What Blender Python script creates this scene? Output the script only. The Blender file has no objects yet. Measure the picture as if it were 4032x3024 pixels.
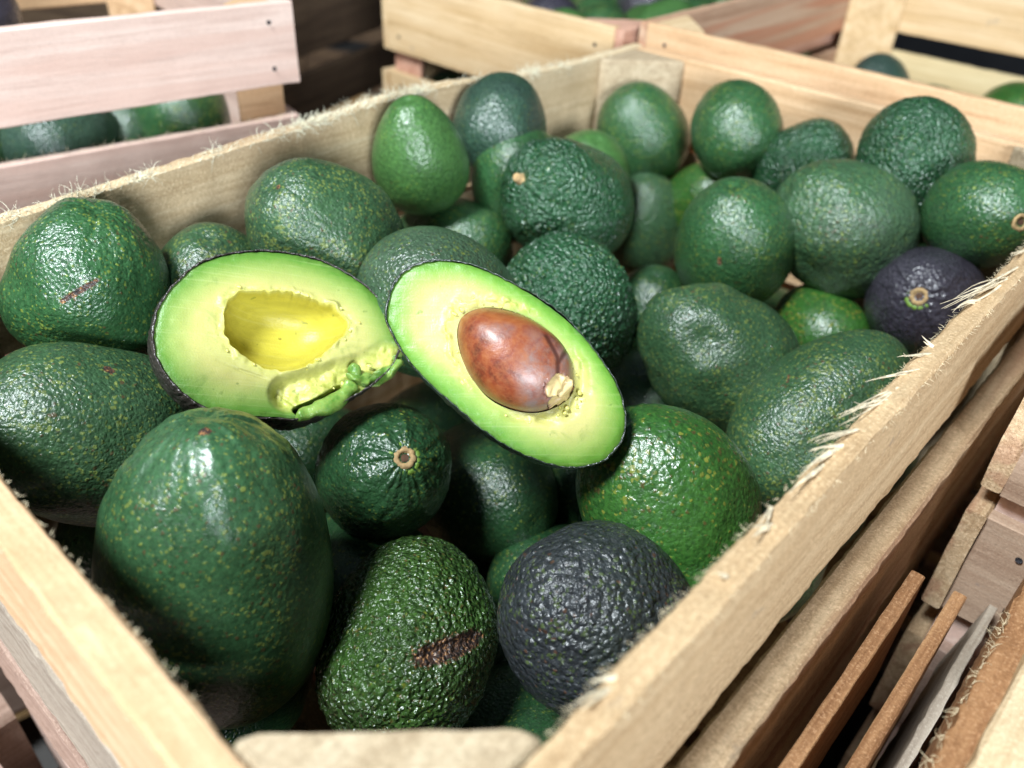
import bpy, bmesh, math, random
import numpy as np
from mathutils import Matrix, Vector
PI = math.pi
scene = bpy.context.scene
C = scene.collection
rng = np.random.default_rng(7)
random.seed(11)

# ------------------------------------------------------------------ camera
cam_data = bpy.data.cameras.new("camera")
cam = bpy.data.objects.new("camera", cam_data); C.objects.link(cam)
CAM = Vector([-0.03408, -0.05504, 0.72])
ROT = Matrix([[0.676889, 0.408704, -0.612194], [-0.734935, 0.421725, -0.531054], [0.041134, 0.809388, 0.585832]])
cam.matrix_world = Matrix.Translation(CAM) @ ROT.to_4x4()
cam_data.sensor_width = 36.0; cam_data.lens = 29.071
cam_data.clip_start = 0.01; cam_data.clip_end = 50
cam_data.dof.use_dof = True; cam_data.dof.focus_distance = 0.315; cam_data.dof.aperture_fstop = 7.5
scene.camera = cam

# ------------------------------------------------------------------ light
world = bpy.data.worlds.new("World"); scene.world = world; world.use_nodes = True
wb = world.node_tree.nodes["Background"]; wb.inputs[0].default_value = (0.60, 0.76, 1.0, 1); wb.inputs[1].default_value = 0.09
def area(name, loc, target, size, power, col):
    l = bpy.data.lights.new(name, 'AREA'); l.shape = 'DISK'; l.size = size; l.energy = power; l.color = col
    o = bpy.data.objects.new(name, l); C.objects.link(o); o.location = loc
    o.rotation_euler = (Vector(target) - Vector(loc)).to_track_quat('-Z', 'Y').to_euler()
    return o
KEY = Vector((-0.53, 0.05, 0.84)).normalized()
area('key_lamp', Vector((0.2, 0.15, 0.56)) + KEY * 2.0, (0.2, 0.15, 0.56), 0.46, 76, (0.90, 0.965, 1.0))
area('fill_lamp', (-1.5, -2.4, 1.30), (0.2, 0.4, 0.55), 0.9, 125, (0.86, 0.93, 1.0))
scene.view_settings.view_transform = 'Standard'; scene.view_settings.look = 'None'
scene.view_settings.exposure = 0.15; scene.view_settings.gamma = 1.0

# ------------------------------------------------------------------ helpers
def empty(name, loc=(0, 0, 0), rz=0.0):
    o = bpy.data.objects.new(name, None); o.empty_display_size = 0.02
    C.objects.link(o); o.location = loc; o.rotation_euler = (0, 0, rz); return o
def tag(o, label=None, cat=None, group=None, kind=None):
    if label: o['label'] = label
    if cat: o['category'] = cat
    if group: o['group'] = group
    if kind: o['kind'] = kind
    return o
def np_mesh(name, V, F, mat=None, smooth=True, attrs=None):
    me = bpy.data.meshes.new(name)
    V = np.asarray(V, dtype=np.float32); F = np.asarray(F, dtype=np.int32)
    me.vertices.add(len(V)); me.vertices.foreach_set('co', V.ravel())
    n, k = F.shape
    me.loops.add(n * k); me.loops.foreach_set('vertex_index', F.ravel())
    me.polygons.add(n); me.polygons.foreach_set('loop_start', np.arange(0, n * k, k, dtype=np.int32))
    me.polygons.foreach_set('loop_total', np.full(n, k, dtype=np.int32))
    me.update(calc_edges=True); me.validate()
    if smooth: me.polygons.foreach_set('use_smooth', np.ones(len(me.polygons), dtype=bool))
    if attrs:
        for an, av in attrs.items():
            a = me.attributes.new(an, 'FLOAT', 'POINT'); a.data.foreach_set('value', np.asarray(av, dtype=np.float32))
    if mat: me.materials.append(mat)
    return me
def obj(name, me, parent=None, loc=None, mw=None):
    o = bpy.data.objects.new(name, me); C.objects.link(o)
    if parent is not None: o.parent = parent
    if loc is not None: o.location = loc
    if mw is not None: o.matrix_local = mw
    return o

# numpy noise
_perm = rng.permutation(4096)
_vals = rng.random(4096) * 2 - 1
def _h(ix, iy, iz):
    return _perm[(ix + _perm[(iy + _perm[iz & 4095]) & 4095]) & 4095]
def vnoise(P, s, off=0.0):
    Q = P * s + off + 100.0
    I = np.floor(Q).astype(np.int64); f = Q - I; f = f * f * f * (f * (f * 6 - 15) + 10)
    r = 0
    for dx in (0, 1):
        wx = f[:, 0] if dx else 1 - f[:, 0]
        for dy in (0, 1):
            wy = f[:, 1] if dy else 1 - f[:, 1]
            for dz in (0, 1):
                wz = f[:, 2] if dz else 1 - f[:, 2]
                r = r + _vals[_h(I[:, 0] + dx, I[:, 1] + dy, I[:, 2] + dz)] * wx * wy * wz
    return r
_rp = rng.random((4096, 3))
def worley(P, s, off=0.0):
    Q = P * s + off + 100.0
    I = np.floor(Q).astype(np.int64); best = np.full(len(P), 9.0)
    for dx in (-1, 0, 1):
        for dy in (-1, 0, 1):
            for dz in (-1, 0, 1):
                J = I + np.array([dx, dy, dz])
                h = _h(J[:, 0], J[:, 1], J[:, 2])
                d = ((J + _rp[h] - Q) ** 2).sum(1)
                best = np.minimum(best, d)
    return np.sqrt(best)

# ------------------------------------------------------------------ node helpers
class NT:
    def __init__(s, name):
        s.m = bpy.data.materials.new(name); s.m.use_nodes = True
        s.t = s.m.node_tree; s.b = s.t.nodes['Principled BSDF']
    def n(s, typ, **kw):
        nd = s.t.nodes.new(typ)
        for k, v in kw.items():
            if k.startswith('i_'):
                key = k[2:]; key = int(key) if key.isdigit() else key.replace('_', ' ')
                nd.inputs[key].default_value = v
            else: setattr(nd, k, v)
        return nd
    def l(s, a, b): s.t.links.new(a, b)
    def ramp(s, fac, stops, interp='LINEAR'):
        r = s.n('ShaderNodeValToRGB'); r.color_ramp.interpolation = interp
        e = r.color_ramp.elements
        while len(e) < len(stops): e.new(0.5)
        for el, (p, c) in zip(e, stops):
            el.position = p; el.color = (*c, 1) if len(c) == 3 else c
        s.l(fac, r.inputs[0]); return r.outputs[0]
    def mix(s, fac, a, b, mode='MIX'):
        m = s.n('ShaderNodeMix', data_type='RGBA', blend_type=mode)
        for sock, v in ((m.inputs[0], fac), (m.inputs[6], a), (m.inputs[7], b)):
            if isinstance(v, (int, float)): sock.default_value = v
            elif isinstance(v, tuple): sock.default_value = (*v, 1)
            else: s.l(v, sock)
        return m.outputs[2]
    def math(s, op, a, b=None, clamp=False):
        m = s.n('ShaderNodeMath', operation=op, use_clamp=clamp)
        for sock, v in ((m.inputs[0], a), (m.inputs[1], b)):
            if v is None: continue
            if isinstance(v, (int, float)): sock.default_value = v
            else: s.l(v, sock)
        return m.outputs[0]
    def coords(s, scale=(1, 1, 1), rnd=True):
        tc = s.n('ShaderNodeTexCoord'); mp = s.n('ShaderNodeMapping'); mp.inputs['Scale'].default_value = scale
        if rnd:
            oi = s.n('ShaderNodeObjectInfo'); mu = s.math('MULTIPLY', oi.outputs['Random'], 37.0)
            ad = s.n('ShaderNodeVectorMath', operation='ADD')
            s.l(tc.outputs['Object'], ad.inputs[0]); s.l(mu, ad.inputs[1]); s.l(ad.outputs[0], mp.inputs[0])
        else: s.l(tc.outputs['Object'], mp.inputs[0])
        return mp.outputs[0]
    def noise(s, vec, scale, detail=3.0, rough=0.55, dist=0.0):
        n = s.n('ShaderNodeTexNoise'); n.inputs['Scale'].default_value = scale; n.inputs['Detail'].default_value = detail
        n.inputs['Roughness'].default_value = rough; n.inputs['Distortion'].default_value = dist
        s.l(vec, n.inputs['Vector']); return n.outputs['Fac']
    def voro(s, vec, scale, feature='F1', out='Distance', rnd=1.0, smooth=0.3):
        n = s.n('ShaderNodeTexVoronoi', feature=feature); n.inputs['Scale'].default_value = scale
        n.inputs['Randomness'].default_value = rnd
        if feature == 'SMOOTH_F1': n.inputs['Smoothness'].default_value = smooth
        s.l(vec, n.inputs['Vector']); return n.outputs[out], n
    def bump(s, h, strength, dist, prev=None):
        b = s.n('ShaderNodeBump'); b.inputs['Strength'].default_value = strength; b.inputs['Distance'].default_value = dist
        s.l(h, b.inputs['Height'])
        if prev is not None: s.l(prev, b.inputs['Normal'])
        return b.outputs[0]

def avo_material(name, c1, c2, speck=(0.30, 0.36, 0.05), dens=0.55, sscale=330.0, pebble=0.5, pscale=330.0, rough=0.36, coat=0.35, brown=0.25, c3=None, bd=0.0012, nw=0.9):
    t = NT(name); v = t.coords()
    n1 = t.noise(v, 26, 3, .6); n2 = t.noise(v, 85, 4, .65)
    m = t.math('ADD', t.math('MULTIPLY', n1, .6), t.math('MULTIPLY', n2, .4))
    col = t.ramp(m, [(0.36, c1), (0.62, c2)])
    if c3 is not None:
        n3 = t.noise(v, 14, 2, .5)
        col = t.mix(t.ramp(n3, [(0.48, (0, 0, 0)), (0.62, (1, 1, 1))]), col, c3)
    # fine mottling of the rind
    n4 = t.noise(v, 520, 3, .7)
    col = t.mix(.55, col, t.ramp(n4, [(0.3, tuple(x * .55 for x in c1)), (0.7, tuple(min(1, x * 1.7) for x in c2))]))
    # warped coordinates for the lenticels
    wn = t.n('ShaderNodeTexNoise'); wn.inputs['Scale'].default_value = 420; wn.inputs['Detail'].default_value = 2; t.l(v, wn.inputs['Vector'])
    sc = t.n('ShaderNodeVectorMath', operation='SCALE'); sc.inputs[3].default_value = 0.0022; t.l(wn.outputs['Color'], sc.inputs[0])
    ad = t.n('ShaderNodeVectorMath', operation='ADD'); t.l(v, ad.inputs[0]); t.l(sc.outputs[0], ad.inputs[1]); vw = ad.outputs[0]
    d, vn = t.voro(vw, sscale * 1.45)
    sep = t.n('ShaderNodeSeparateColor'); t.l(vn.outputs['Color'], sep.inputs[0])
    thr = t.math('MULTIPLY', sep.outputs[0], dens)
    patch = t.ramp(t.noise(v, 40, 2, .5), [(0.35, (.62, .62, .62)), (0.65, (1.08, 1.08, 1.08))])
    thr = t.math('MULTIPLY', thr, patch)
    sp = t.math('MULTIPLY', t.math('SUBTRACT', thr, d), 3.5, True)
    scol = t.mix(sep.outputs[1], speck, tuple(x * .6 for x in speck))
    scol = t.mix(t.math('GREATER_THAN', sep.outputs[2], 1 - brown * .5), scol, (0.12, 0.05, 0.02))
    col = t.mix(t.math('MULTIPLY', sp, .55), col, scol)
    # scar attribute
    at = t.n('ShaderNodeAttribute', attribute_name='scar')
    sn = t.noise(v, 700, 3, .7)
    scarcol = t.ramp(sn, [(0.40, (0.010, 0.005, 0.004)), (0.56, (0.07, 0.026, 0.010)), (0.68, (0.36, 0.17, 0.05))])
    fac = t.math('MULTIPLY', t.math('SUBTRACT', t.math('ADD', at.outputs['Fac'], t.math('MULTIPLY', t.math('SUBTRACT', sn, .5), 1.0)), .45), 6.0, True)
    fac = t.math('MULTIPLY', fac, t.math('GREATER_THAN', at.outputs['Fac'], 0.02))
    col = t.mix(fac, col, scarcol)
    ab = t.n('ShaderNodeAttribute', attribute_name='blue'); col = t.mix(t.math('MULTIPLY', ab.outputs['Fac'], .75), col, (0.008, 0.06, 0.10))
    t.l(col, t.b.inputs['Base Color'])
    # relief
    ds, _ = t.voro(vw, pscale, 'SMOOTH_F1', smooth=.35)
    hh = t.math('ADD', t.math('MULTIPLY', t.math('SUBTRACT', 1.0, ds), 1.0), t.math('MULTIPLY', t.noise(v, pscale * .55, 4, .65), nw))
    nb = t.bump(hh, pebble, bd)
    nb = t.bump(t.noise(v, 1300, 2, .6), 0.25, 0.0003, nb)
    nb = t.bump(sp, 0.25, 0.0004, nb)
    t.l(nb, t.b.inputs['Normal'])
    r = t.ramp(t.noise(v, 60, 3, .6), [(0.3, (rough * .8,) * 3), (0.7, (min(1, rough * 1.35),) * 3)])
    t.l(t.mix(fac, r, (0.8, 0.8, 0.8)), t.b.inputs['Roughness'])
    t.b.inputs['Specular IOR Level'].default_value = 0.55
    t.b.inputs['Coat Weight'].default_value = coat; t.b.inputs['Coat Roughness'].default_value = 0.24; t.b.inputs['Coat Tint'].default_value = (.92, .97, 1, 1)
    t.l(nb, t.b.inputs['Coat Normal'])
    return t.m

def wood_material(name, light, dark, stain=None, stain_amt=0.0, fuzz=0.5, knot=0.0, grey=0.3, scale=1.0):
    t = NT(name); tc = t.coords((1, 1, 1))
    st = t.n('ShaderNodeMapping'); st.inputs['Scale'].default_value = (3.2 * scale, 95 * scale, 95 * scale); t.l(tc, st.inputs[0])
    g1 = t.noise(st.outputs[0], 1.0, 5, .68, 1.2)
    st2 = t.n('ShaderNodeMapping'); st2.inputs['Scale'].default_value = (26, 420, 420); t.l(tc, st2.inputs[0])
    g2 = t.noise(st2.outputs[0], 1.0, 3, .65)
    g3 = t.noise(tc, 16, 3, .55); g4 = t.noise(tc, 420, 4, .7)
    m = t.math('ADD', t.math('ADD', t.math('MULTIPLY', g1, .68), t.math('MULTIPLY', g2, .17)), t.math('MULTIPLY', g3, .15))
    col = t.ramp(m, [(0.38, tuple(x * .85 for x in dark)), (0.49, tuple((a + b) / 2 for a, b in zip(light, dark))), (0.60, light)])
    col = t.mix(t.math('MULTIPLY', t.ramp(g4, [(0.40, (1, 1, 1)), (0.52, (0, 0, 0))]), fuzz * .32), col, tuple(x * .62 for x in dark))
    # growth bands
    wv = t.n('ShaderNodeTexWave', wave_type='BANDS', bands_direction='Z'); wv.inputs['Scale'].default_value = 16; wv.inputs['Distortion'].default_value = 9
    wv.inputs['Detail'].default_value = 2.5; wv.inputs['Detail Scale'].default_value = 1.4
    stw = t.n('ShaderNodeMapping'); stw.inputs['Scale'].default_value = (0.22, 1, 1); t.l(tc, stw.inputs[0]); t.l(stw.outputs[0], wv.inputs['Vector'])
    col = t.mix(t.math('MULTIPLY', wv.outputs['Fac'], .34), col, dark)
    # saw fuzz: pale short fibres and dark pits
    fz = t.noise(tc, 900, 3, .75)
    col = t.mix(t.math('MULTIPLY', t.ramp(fz, [(0.52, (0, 0, 0)), (0.68, (1, 1, 1))]), fuzz * .6), col, tuple(min(1, x * 1.25 + .05) for x in light))
    col = t.mix(t.math('MULTIPLY', t.ramp(fz, [(0.30, (1, 1, 1)), (0.44, (0, 0, 0))]), fuzz * .35), col, tuple(x * .5 for x in dark))
    if stain is not None:
        sn = t.noise(st.outputs[0], .55, 2, .5, 1.0)
        col = t.mix(t.math('MULTIPLY', t.ramp(sn, [(0.5, (0, 0, 0)), (0.6, (1, 1, 1))]), stain_amt), col, stain)
    # grey mould marks
    gm = t.noise(tc, 42, 4, .6); gs = t.ramp(gm, [(0.68, (0, 0, 0)), (0.76, (1, 1, 1))])
    col = t.mix(t.math('MULTIPLY', gs, grey), col, (0.16, 0.16, 0.17))
    if knot > 0:
        kd, kn = t.voro(stw.outputs[0], 9.0); ks = t.ramp(kd, [(0.05, (1, 1, 1)), (0.16, (0, 0, 0))])
        col = t.mix(t.math('MULTIPLY', ks, knot), col, (0.16, 0.06, 0.035))
    t.l(col, t.b.inputs['Base Color'])
    t.b.inputs['Roughness'].default_value = 0.72; t.b.inputs['Specular IOR Level'].default_value = 0.3
    nb = t.bump(g2, .35, .0006); nb = t.bump(fz, .55 * fuzz, .0007, nb); nb = t.bump(g4, .5 * fuzz, .0010, nb)
    t.l(nb, t.b.inputs['Normal'])
    return t.m

W = {}
W['cream'] = wood_material('wood_cream_sawn', (0.68, 0.55, 0.36), (0.50, 0.35, 0.19), fuzz=.9, grey=.5, knot=.35)
W['sawn'] = wood_material('wood_sawn_side', (0.60, 0.45, 0.27), (0.43, 0.28, 0.145), fuzz=1.0, grey=.45)
W['edge'] = wood_material('wood_sawn_edge', (0.74, 0.60, 0.38), (0.54, 0.39, 0.20), fuzz=1.2, grey=.35)
W['tan'] = wood_material('wood_tan_fibrous', (0.50, 0.33, 0.155), (0.33, 0.185, 0.070), fuzz=1.3, grey=.15)
W['orange'] = wood_material('wood_orange_pine', (0.70, 0.49, 0.30), (0.54, 0.33, 0.17), fuzz=.5, grey=.1)
W['pine'] = wood_material('wood_yellow_pine', (0.72, 0.55, 0.34), (0.56, 0.37, 0.18), fuzz=.35, grey=.6, knot=.3)
W['pink'] = wood_material('wood_pink_pine', (0.74, 0.58, 0.50), (0.60, 0.42, 0.35), stain=(0.62, 0.40, 0.32), stain_amt=.35, fuzz=.3, grey=.15)
W['rose'] = wood_material('wood_rose_pine', (0.62, 0.38, 0.28), (0.48, 0.24, 0.16), fuzz=.4, grey=.05)
W['brown'] = wood_material('wood_brown', (0.66, 0.50, 0.32), (0.44, 0.29, 0.16), stain=(0.30, 0.09, 0.06), stain_amt=.35, fuzz=1.0, grey=.3)
W['beige'] = wood_material('wood_beige_stained', (0.50, 0.37, 0.27), (0.34, 0.22, 0.15), fuzz=.5, grey=.8)
W['pale'] = wood_material('wood_pale_post', (0.54, 0.44, 0.30), (0.38, 0.28, 0.17), fuzz=1.0, grey=.2)
W['rust'] = wood_material('wood_rust', (0.44, 0.25, 0.12), (0.26, 0.12, 0.05), fuzz=1.0, grey=.2)
W['dark'] = wood_material('wood_brown_baked_shade', (0.13, 0.085, 0.05), (0.060, 0.036, 0.022), fuzz=.4, grey=.2)  # brown wood darkened in its colour to carry the crate's shadow
W['grey'] = wood_material('wood_greyed', (0.42, 0.37, 0.30), (0.26, 0.21, 0.16), fuzz=.5, grey=.4)
W['mauve'] = wood_material('wood_mauve', (0.42, 0.30, 0.24), (0.24, 0.15, 0.11), fuzz=.7, grey=.4)
W['knotty'] = wood_material('wood_knotty', (0.60, 0.42, 0.29), (0.46, 0.27, 0.17), stain=(0.50, 0.20, 0.11), stain_amt=.7, fuzz=.3, grey=.4, knot=.8)
W['yellow'] = wood_material('wood_pale_yellow', (0.68, 0.57, 0.34), (0.54, 0.41, 0.21), fuzz=.4, grey=.2)

def simple_mat(name, col, rough=.6, metal=0.0):
    t = NT(name); v = t.coords(); n = t.noise(v, 300, 3, .6)
    t.l(t.ramp(n, [(0.3, tuple(x * .6 for x in col)), (0.7, tuple(min(1, x * 1.3) for x in col))]), t.b.inputs['Base Color'])
    t.b.inputs['Roughness'].default_value = rough; t.b.inputs['Metallic'].default_value = metal
    t.l(t.bump(n, .5, .0006), t.b.inputs['Normal']); return t.m
M_NAIL = simple_mat('nail_steel', (0.06, 0.06, 0.07), .5, .7)
M_FIB = simple_mat('wood_fibre', (0.80, 0.66, 0.44), .7)
M_FIBW = simple_mat('wood_fibre_pale', (0.72, 0.62, 0.44), .7)
M_FIBN = simple_mat('wood_fibre_white', (0.84, 0.76, 0.58), .7)
M_STEM = simple_mat('stem_cork', (0.42, 0.28, 0.13), .8)
M_STEMD = simple_mat('stem_hole', (0.09, 0.045, 0.025), .9)

# ------------------------------------------------------------------ ground
t = NT('concrete_floor'); v = t.coords(rnd=False)
t.l(t.ramp(t.noise(v, 5, 6, .65), [(0.3, (0.035, 0.033, 0.032)), (0.7, (0.09, 0.085, 0.08))]), t.b.inputs['Base Color'])
t.b.inputs['Roughness'].default_value = .85; t.l(t.bump(t.noise(v, 60, 5, .6), .4, .004), t.b.inputs['Normal'])
gv = [(-6, -6, 0), (8, -6, 0), (8, 8, 0), (-6, 8, 0)]
g = obj('floor', np_mesh('floor', gv, [(0, 1, 2, 3)], t.m, False)); tag(g, 'dark concrete floor under the stacked crates', None, kind='structure')

t = NT('dark_backdrop'); v = t.coords(rnd=False)  # added backdrop, keeps the world colour from showing through crate gaps
t.l(t.ramp(t.noise(v, 4, 5, .6), [(0.3, (0.020, 0.022, 0.028)), (0.7, (0.045, 0.047, 0.055))]), t.b.inputs['Base Color']); t.b.inputs['Roughness'].default_value = .9
for (a, b) in (((-3, 2.3), (3.2, 2.3)), ((3.2, 2.3), (3.2, -3))):
    dx, dy = b[0] - a[0], b[1] - a[1]; L = math.hypot(dx, dy); nx_, ny_ = -dy / L * .05, dx / L * .05
    V = [(a[0], a[1], 0), (b[0], b[1], 0), (b[0] + nx_, b[1] + ny_, 0), (a[0] + nx_, a[1] + ny_, 0)]; V += [(x, y, 2.4) for x, y, _ in V]
    o = obj('backdrop', np_mesh('backdrop', V, [(0, 1, 5, 4), (1, 2, 6, 5), (2, 3, 7, 6), (3, 0, 4, 7), (4, 5, 6, 7), (3, 2, 1, 0)], t.m, False)); tag(o, 'dark wall added far behind the stacked crates to keep the gaps dark', None, kind='structure')

# ------------------------------------------------------------------ wooden slats
_seed = [0]
def slat_mesh(L, T, H, mat, jag=0.0004, wave=None, step=0.004, bow=0.0, edge=None):
    """board: x length, y thickness, z height, centred; rough-sawn rounded edges"""
    _seed[0] += 1; so = _seed[0] * 7.31
    nx = max(6, int(L / step)); r = min(T, H) * .09
    ring = []
    nh = max(2, int(H / .012)); nt = 3
    y0, z0 = T / 2, H / 2
    for k in range(nt + 1): ring.append((-y0 + r + (T - 2 * r) * k / nt, z0))
    for k in range(nh + 1): ring.append((y0, z0 - r - (H - 2 * r) * k / nh))
    for k in range(nt + 1): ring.append((y0 - r - (T - 2 * r) * k / nt, -z0))
    for k in range(nh + 1): ring.append((-y0, -z0 + r + (H - 2 * r) * k / nh))
    ring = np.array(ring); m = len(ring)
    xs = np.linspace(-L / 2, L / 2, nx + 1)
    V = np.zeros((nx + 1, m, 3)); V[:, :, 0] = xs[:, None]; V[:, :, 1] = ring[None, :, 0]; V[:, :, 2] = ring[None, :, 1]
    P = V.reshape(-1, 3).copy()
    d1 = vnoise(P * np.array([1, .3, .3]), 14, so) * jag * 1.2
    d2 = vnoise(P, 160, so) * jag * .9 + vnoise(P, 420, so) * jag * .7
    N = np.zeros_like(P); ny = np.tile(ring[:, 0] / y0, nx + 1); nz = np.tile(ring[:, 1] / z0, nx + 1)
    N[:, 1] = np.where(abs(ny) > .98, ny, 0); N[:, 2] = np.where(abs(nz) > .98, nz, 0)
    P += N * (d1 + d2)[:, None]
    P[:, 1] += bow * (1 - (2 * P[:, 0] / L) ** 2)
    P[:, 2] += vnoise(np.stack([P[:, 0], 0 * P[:, 0], 0 * P[:, 0]], 1), 9, so) * jag * 1.6
    if wave is not None:
        wx, wz = zip(*wave); top = np.interp(P[:, 0], wx, wz); P[:, 2] += top * np.clip((P[:, 2] + z0) / H, 0, 1) ** 2
    i = np.arange(nx)[:, None] * m; j = np.arange(m)[None, :]; j2 = (j + 1) % m
    F = np.stack([i + j, i + j2, i + m + j2, i + m + j], -1).reshape(-1, 4)
    ca, cb = len(P), len(P) + 1
    P = np.vstack([P, [[-L / 2, 0, 0], [L / 2, 0, 0]]])
    cap = []
    for k in range(m):
        cap.append((ca, (k + 1) % m, k, k)); cap.append((cb, nx * m + k, nx * m + (k + 1) % m, nx * m + (k + 1) % m))
    me = bpy.data.meshes.new('slat')
    faces = F.tolist() + [c[:3] for c in cap]
    me.from_pydata(P.tolist(), [], faces); me.update()
    me.polygons.foreach_set('use_smooth', [True] * len(F) + [False] * len(cap)); me.set_sharp_from_angle(angle=math.radians(28))
    me.materials.append(mat)
    if edge is not None:
        me.materials.append(edge); nz_ = np.zeros(len(me.polygons) * 3, dtype=np.float32); me.polygons.foreach_get('normal', nz_)
        me.polygons.foreach_set('material_index', (nz_.reshape(-1, 3)[:, 2] > .6).astype(np.int32))
    return me

def board(name, parent, a, b, zc, T, H, mat, jag=.0004, wave=None, step=.004, bow=0, edge=None):
    """slat from point a(x,y) to b(x,y), centre height zc (local to parent)"""
    a = Vector((a[0], a[1], 0)); b = Vector((b[0], b[1], 0)); L = (b - a).length
    me = slat_mesh(L, T, H, mat, jag, wave, step, bow, edge)
    c = (a + b) / 2; ang = math.atan2(b.y - a.y, b.x - a.x)
    o = obj(name, me, parent); o.location = (c.x, c.y, zc); o.rotation_euler = (0, 0, ang)
    return o

_nail = None
def nails(slat_obj, xs, zs, y, r=.0016):
    global _nail
    if _nail is None:
        V = [(0, -.0004, 0)]; F = []
        for k in range(10): V.append((math.cos(k * PI / 5), 0, math.sin(k * PI / 5)))
        for k in range(10): F.append((0, 1 + k, 1 + (k + 1) % 10))
        _nail = np_mesh('nail', V, F, M_NAIL)
    s = 1 if y > 0 else -1
    for x in xs:
        for z in zs:
            o = obj('nail', _nail, slat_obj); o.location = (x, y, z); o.scale = (r, 1 * s, r)

def post_mesh(leg, H, mat, sx, sy, r=.003):
    """triangular corner post, right angle at origin; legs along sx,sy; top at z=0"""
    n = 10; pts = [(0, 0)]
    h = [(leg - r * .2, r * .5), (leg - r * .6, r * 1.4), (leg - r * 1.3, r * 2.2)]
    pts = [(0.0, 0.0), (leg * .5, 0), (leg - r * .4, 0)] + h
    a0, b0 = h[-1], (h[-1][1], h[-1][0])
    for q in range(1, 6): pts.append((a0[0] + (b0[0] - a0[0]) * q / 6, a0[1] + (b0[1] - a0[1]) * q / 6))
    pts += [(y, x) for x, y in h[::-1]] + [(0, leg - r * .4), (0, leg * .5)]
    pts = [(x * sx, y * sy) for x, y in pts]
    if sx * sy < 0: pts = pts[::-1]
    m = len(pts); zs = [0, -.0012] + [-.004 - (H - .004) * q / 24 for q in range(25)]
    V = []; F = []
    for iz, z in enumerate(zs):
        ins = .0012 if iz == 0 else 0
        cx = sum(p[0] for p in pts) / m; cy = sum(p[1] for p in pts) / m
        for (x, y) in pts:
            V.append((x + (cx - x) * ins / leg * 2, y + (cy - y) * ins / leg * 2, z))
    P = np.array(V); P[:, :2] += np.stack([vnoise(P, 120, leg * 991 + H), vnoise(P, 120, 5.5)], 1) * .0004
    for i in range(len(zs) - 1):
        for j in range(m):
            F.append((i * m + j, (i + 1) * m + j, (i + 1) * m + (j + 1) % m, i * m + (j + 1) % m))
    F.append(tuple(range(m))); F.append(tuple(range((len(zs) - 1) * m, len(zs) * m))[::-1])
    me = bpy.data.meshes.new('corner_post'); me.from_pydata(P.tolist(), [], F); me.update(); me.materials.append(mat)
    # grain of a post runs upward: turn the mesh so that local x is the grain
    return me

def crate(label, cat, loc, rz, LX, LY, H=.27, mats=None, heights=None, T=.008, TA=.008, leg=.046, step=.008, group=None,
          jag=.0004, ztop_off=None, waves=None, skipbottom=False, yoff=None, postmat='cream', edgemat=None):
    """loc: inner corner (x0,y0) at rim height. walls: S (y=0), N (y=LY), W (x=0), E (x=LX)."""
    root = empty('wooden_crate', loc, rz); tag(root, label, cat, group)
    heights = heights or [(0, -.062), (-.079, -.141), (-.158, -.220)]
    mats = mats or {}
    waves = waves or {}; ztop_off = ztop_off or {}; yoff = yoff or {}
    for side in 'SNWE':
        for k, (zt, zb) in enumerate(heights):
            mt = mats.get(side + str(k), mats.get(side, mats.get('*', 'pine')))
            zo = ztop_off.get(side, 0.0) if k == 0 else 0
            h = zt + zo - zb; zc = (zt + zo + zb) / 2
            th = (TA if side == 'W' else T); yo = yoff.get(side + str(k), 0.0)
            if yo: th += .004
            e = .0012 * ((k * 7 + ord(side)) % 5 - 2)
            if side == 'S': a, b, out = (-TA + e, -th / 2 - yo), (LX + T + e, -th / 2 - yo), -1
            elif side == 'N': a, b, out = (-TA + e, LY + th / 2 + yo), (LX + T + e, LY + th / 2 + yo), 1
            elif side == 'W': a, b, out = (-th / 2 - yo, .0005), (-th / 2 - yo, LY - .0005), -1
            else: a, b, out = (LX + th / 2 + yo, .0005), (LX + th / 2 + yo, LY - .0005), 1
            o = board('slat', root, a, b, zc, th, h, W[mt], jag, waves.get(side + str(k)), step, 0, W[edgemat[side]] if (edgemat and k == 0 and side in edgemat) else None)
            L = abs(b[0] - a[0]) + abs(b[1] - a[1])
            # which local y faces outward
            yout = {'S': -1, 'N': 1, 'W': 1, 'E': -1}[side]
            nails(o, (-L / 2 + .018, L / 2 - .018), (-h * .28, h * .28), yout * (th / 2 + .0009))
    for (x, y, sx, sy) in ((0, 0, 1, 1), (LX, 0, -1, 1), (0, LY, 1, -1), (LX, LY, -1, -1)):
        o = obj('corner_post', post_mesh(leg, H - .001, W[postmat], sx, sy), root); o.location = (x + .0006 * sx, y + .0006 * sy, -.0008)
    nb = max(3, int(LX / .105))
    if not skipbottom:
        for k in range(nb):
            x = LX * (k + .5) / nb
            me = slat_mesh(LY + 2 * T, .007, LX / nb - .016, W['tan'], .0004, None, .012)
            o = obj('bottom_board', me, root); o.location = (x, LY / 2, -.2275); o.rotation_euler = (PI / 2, 0, PI / 2)
    return root

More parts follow.
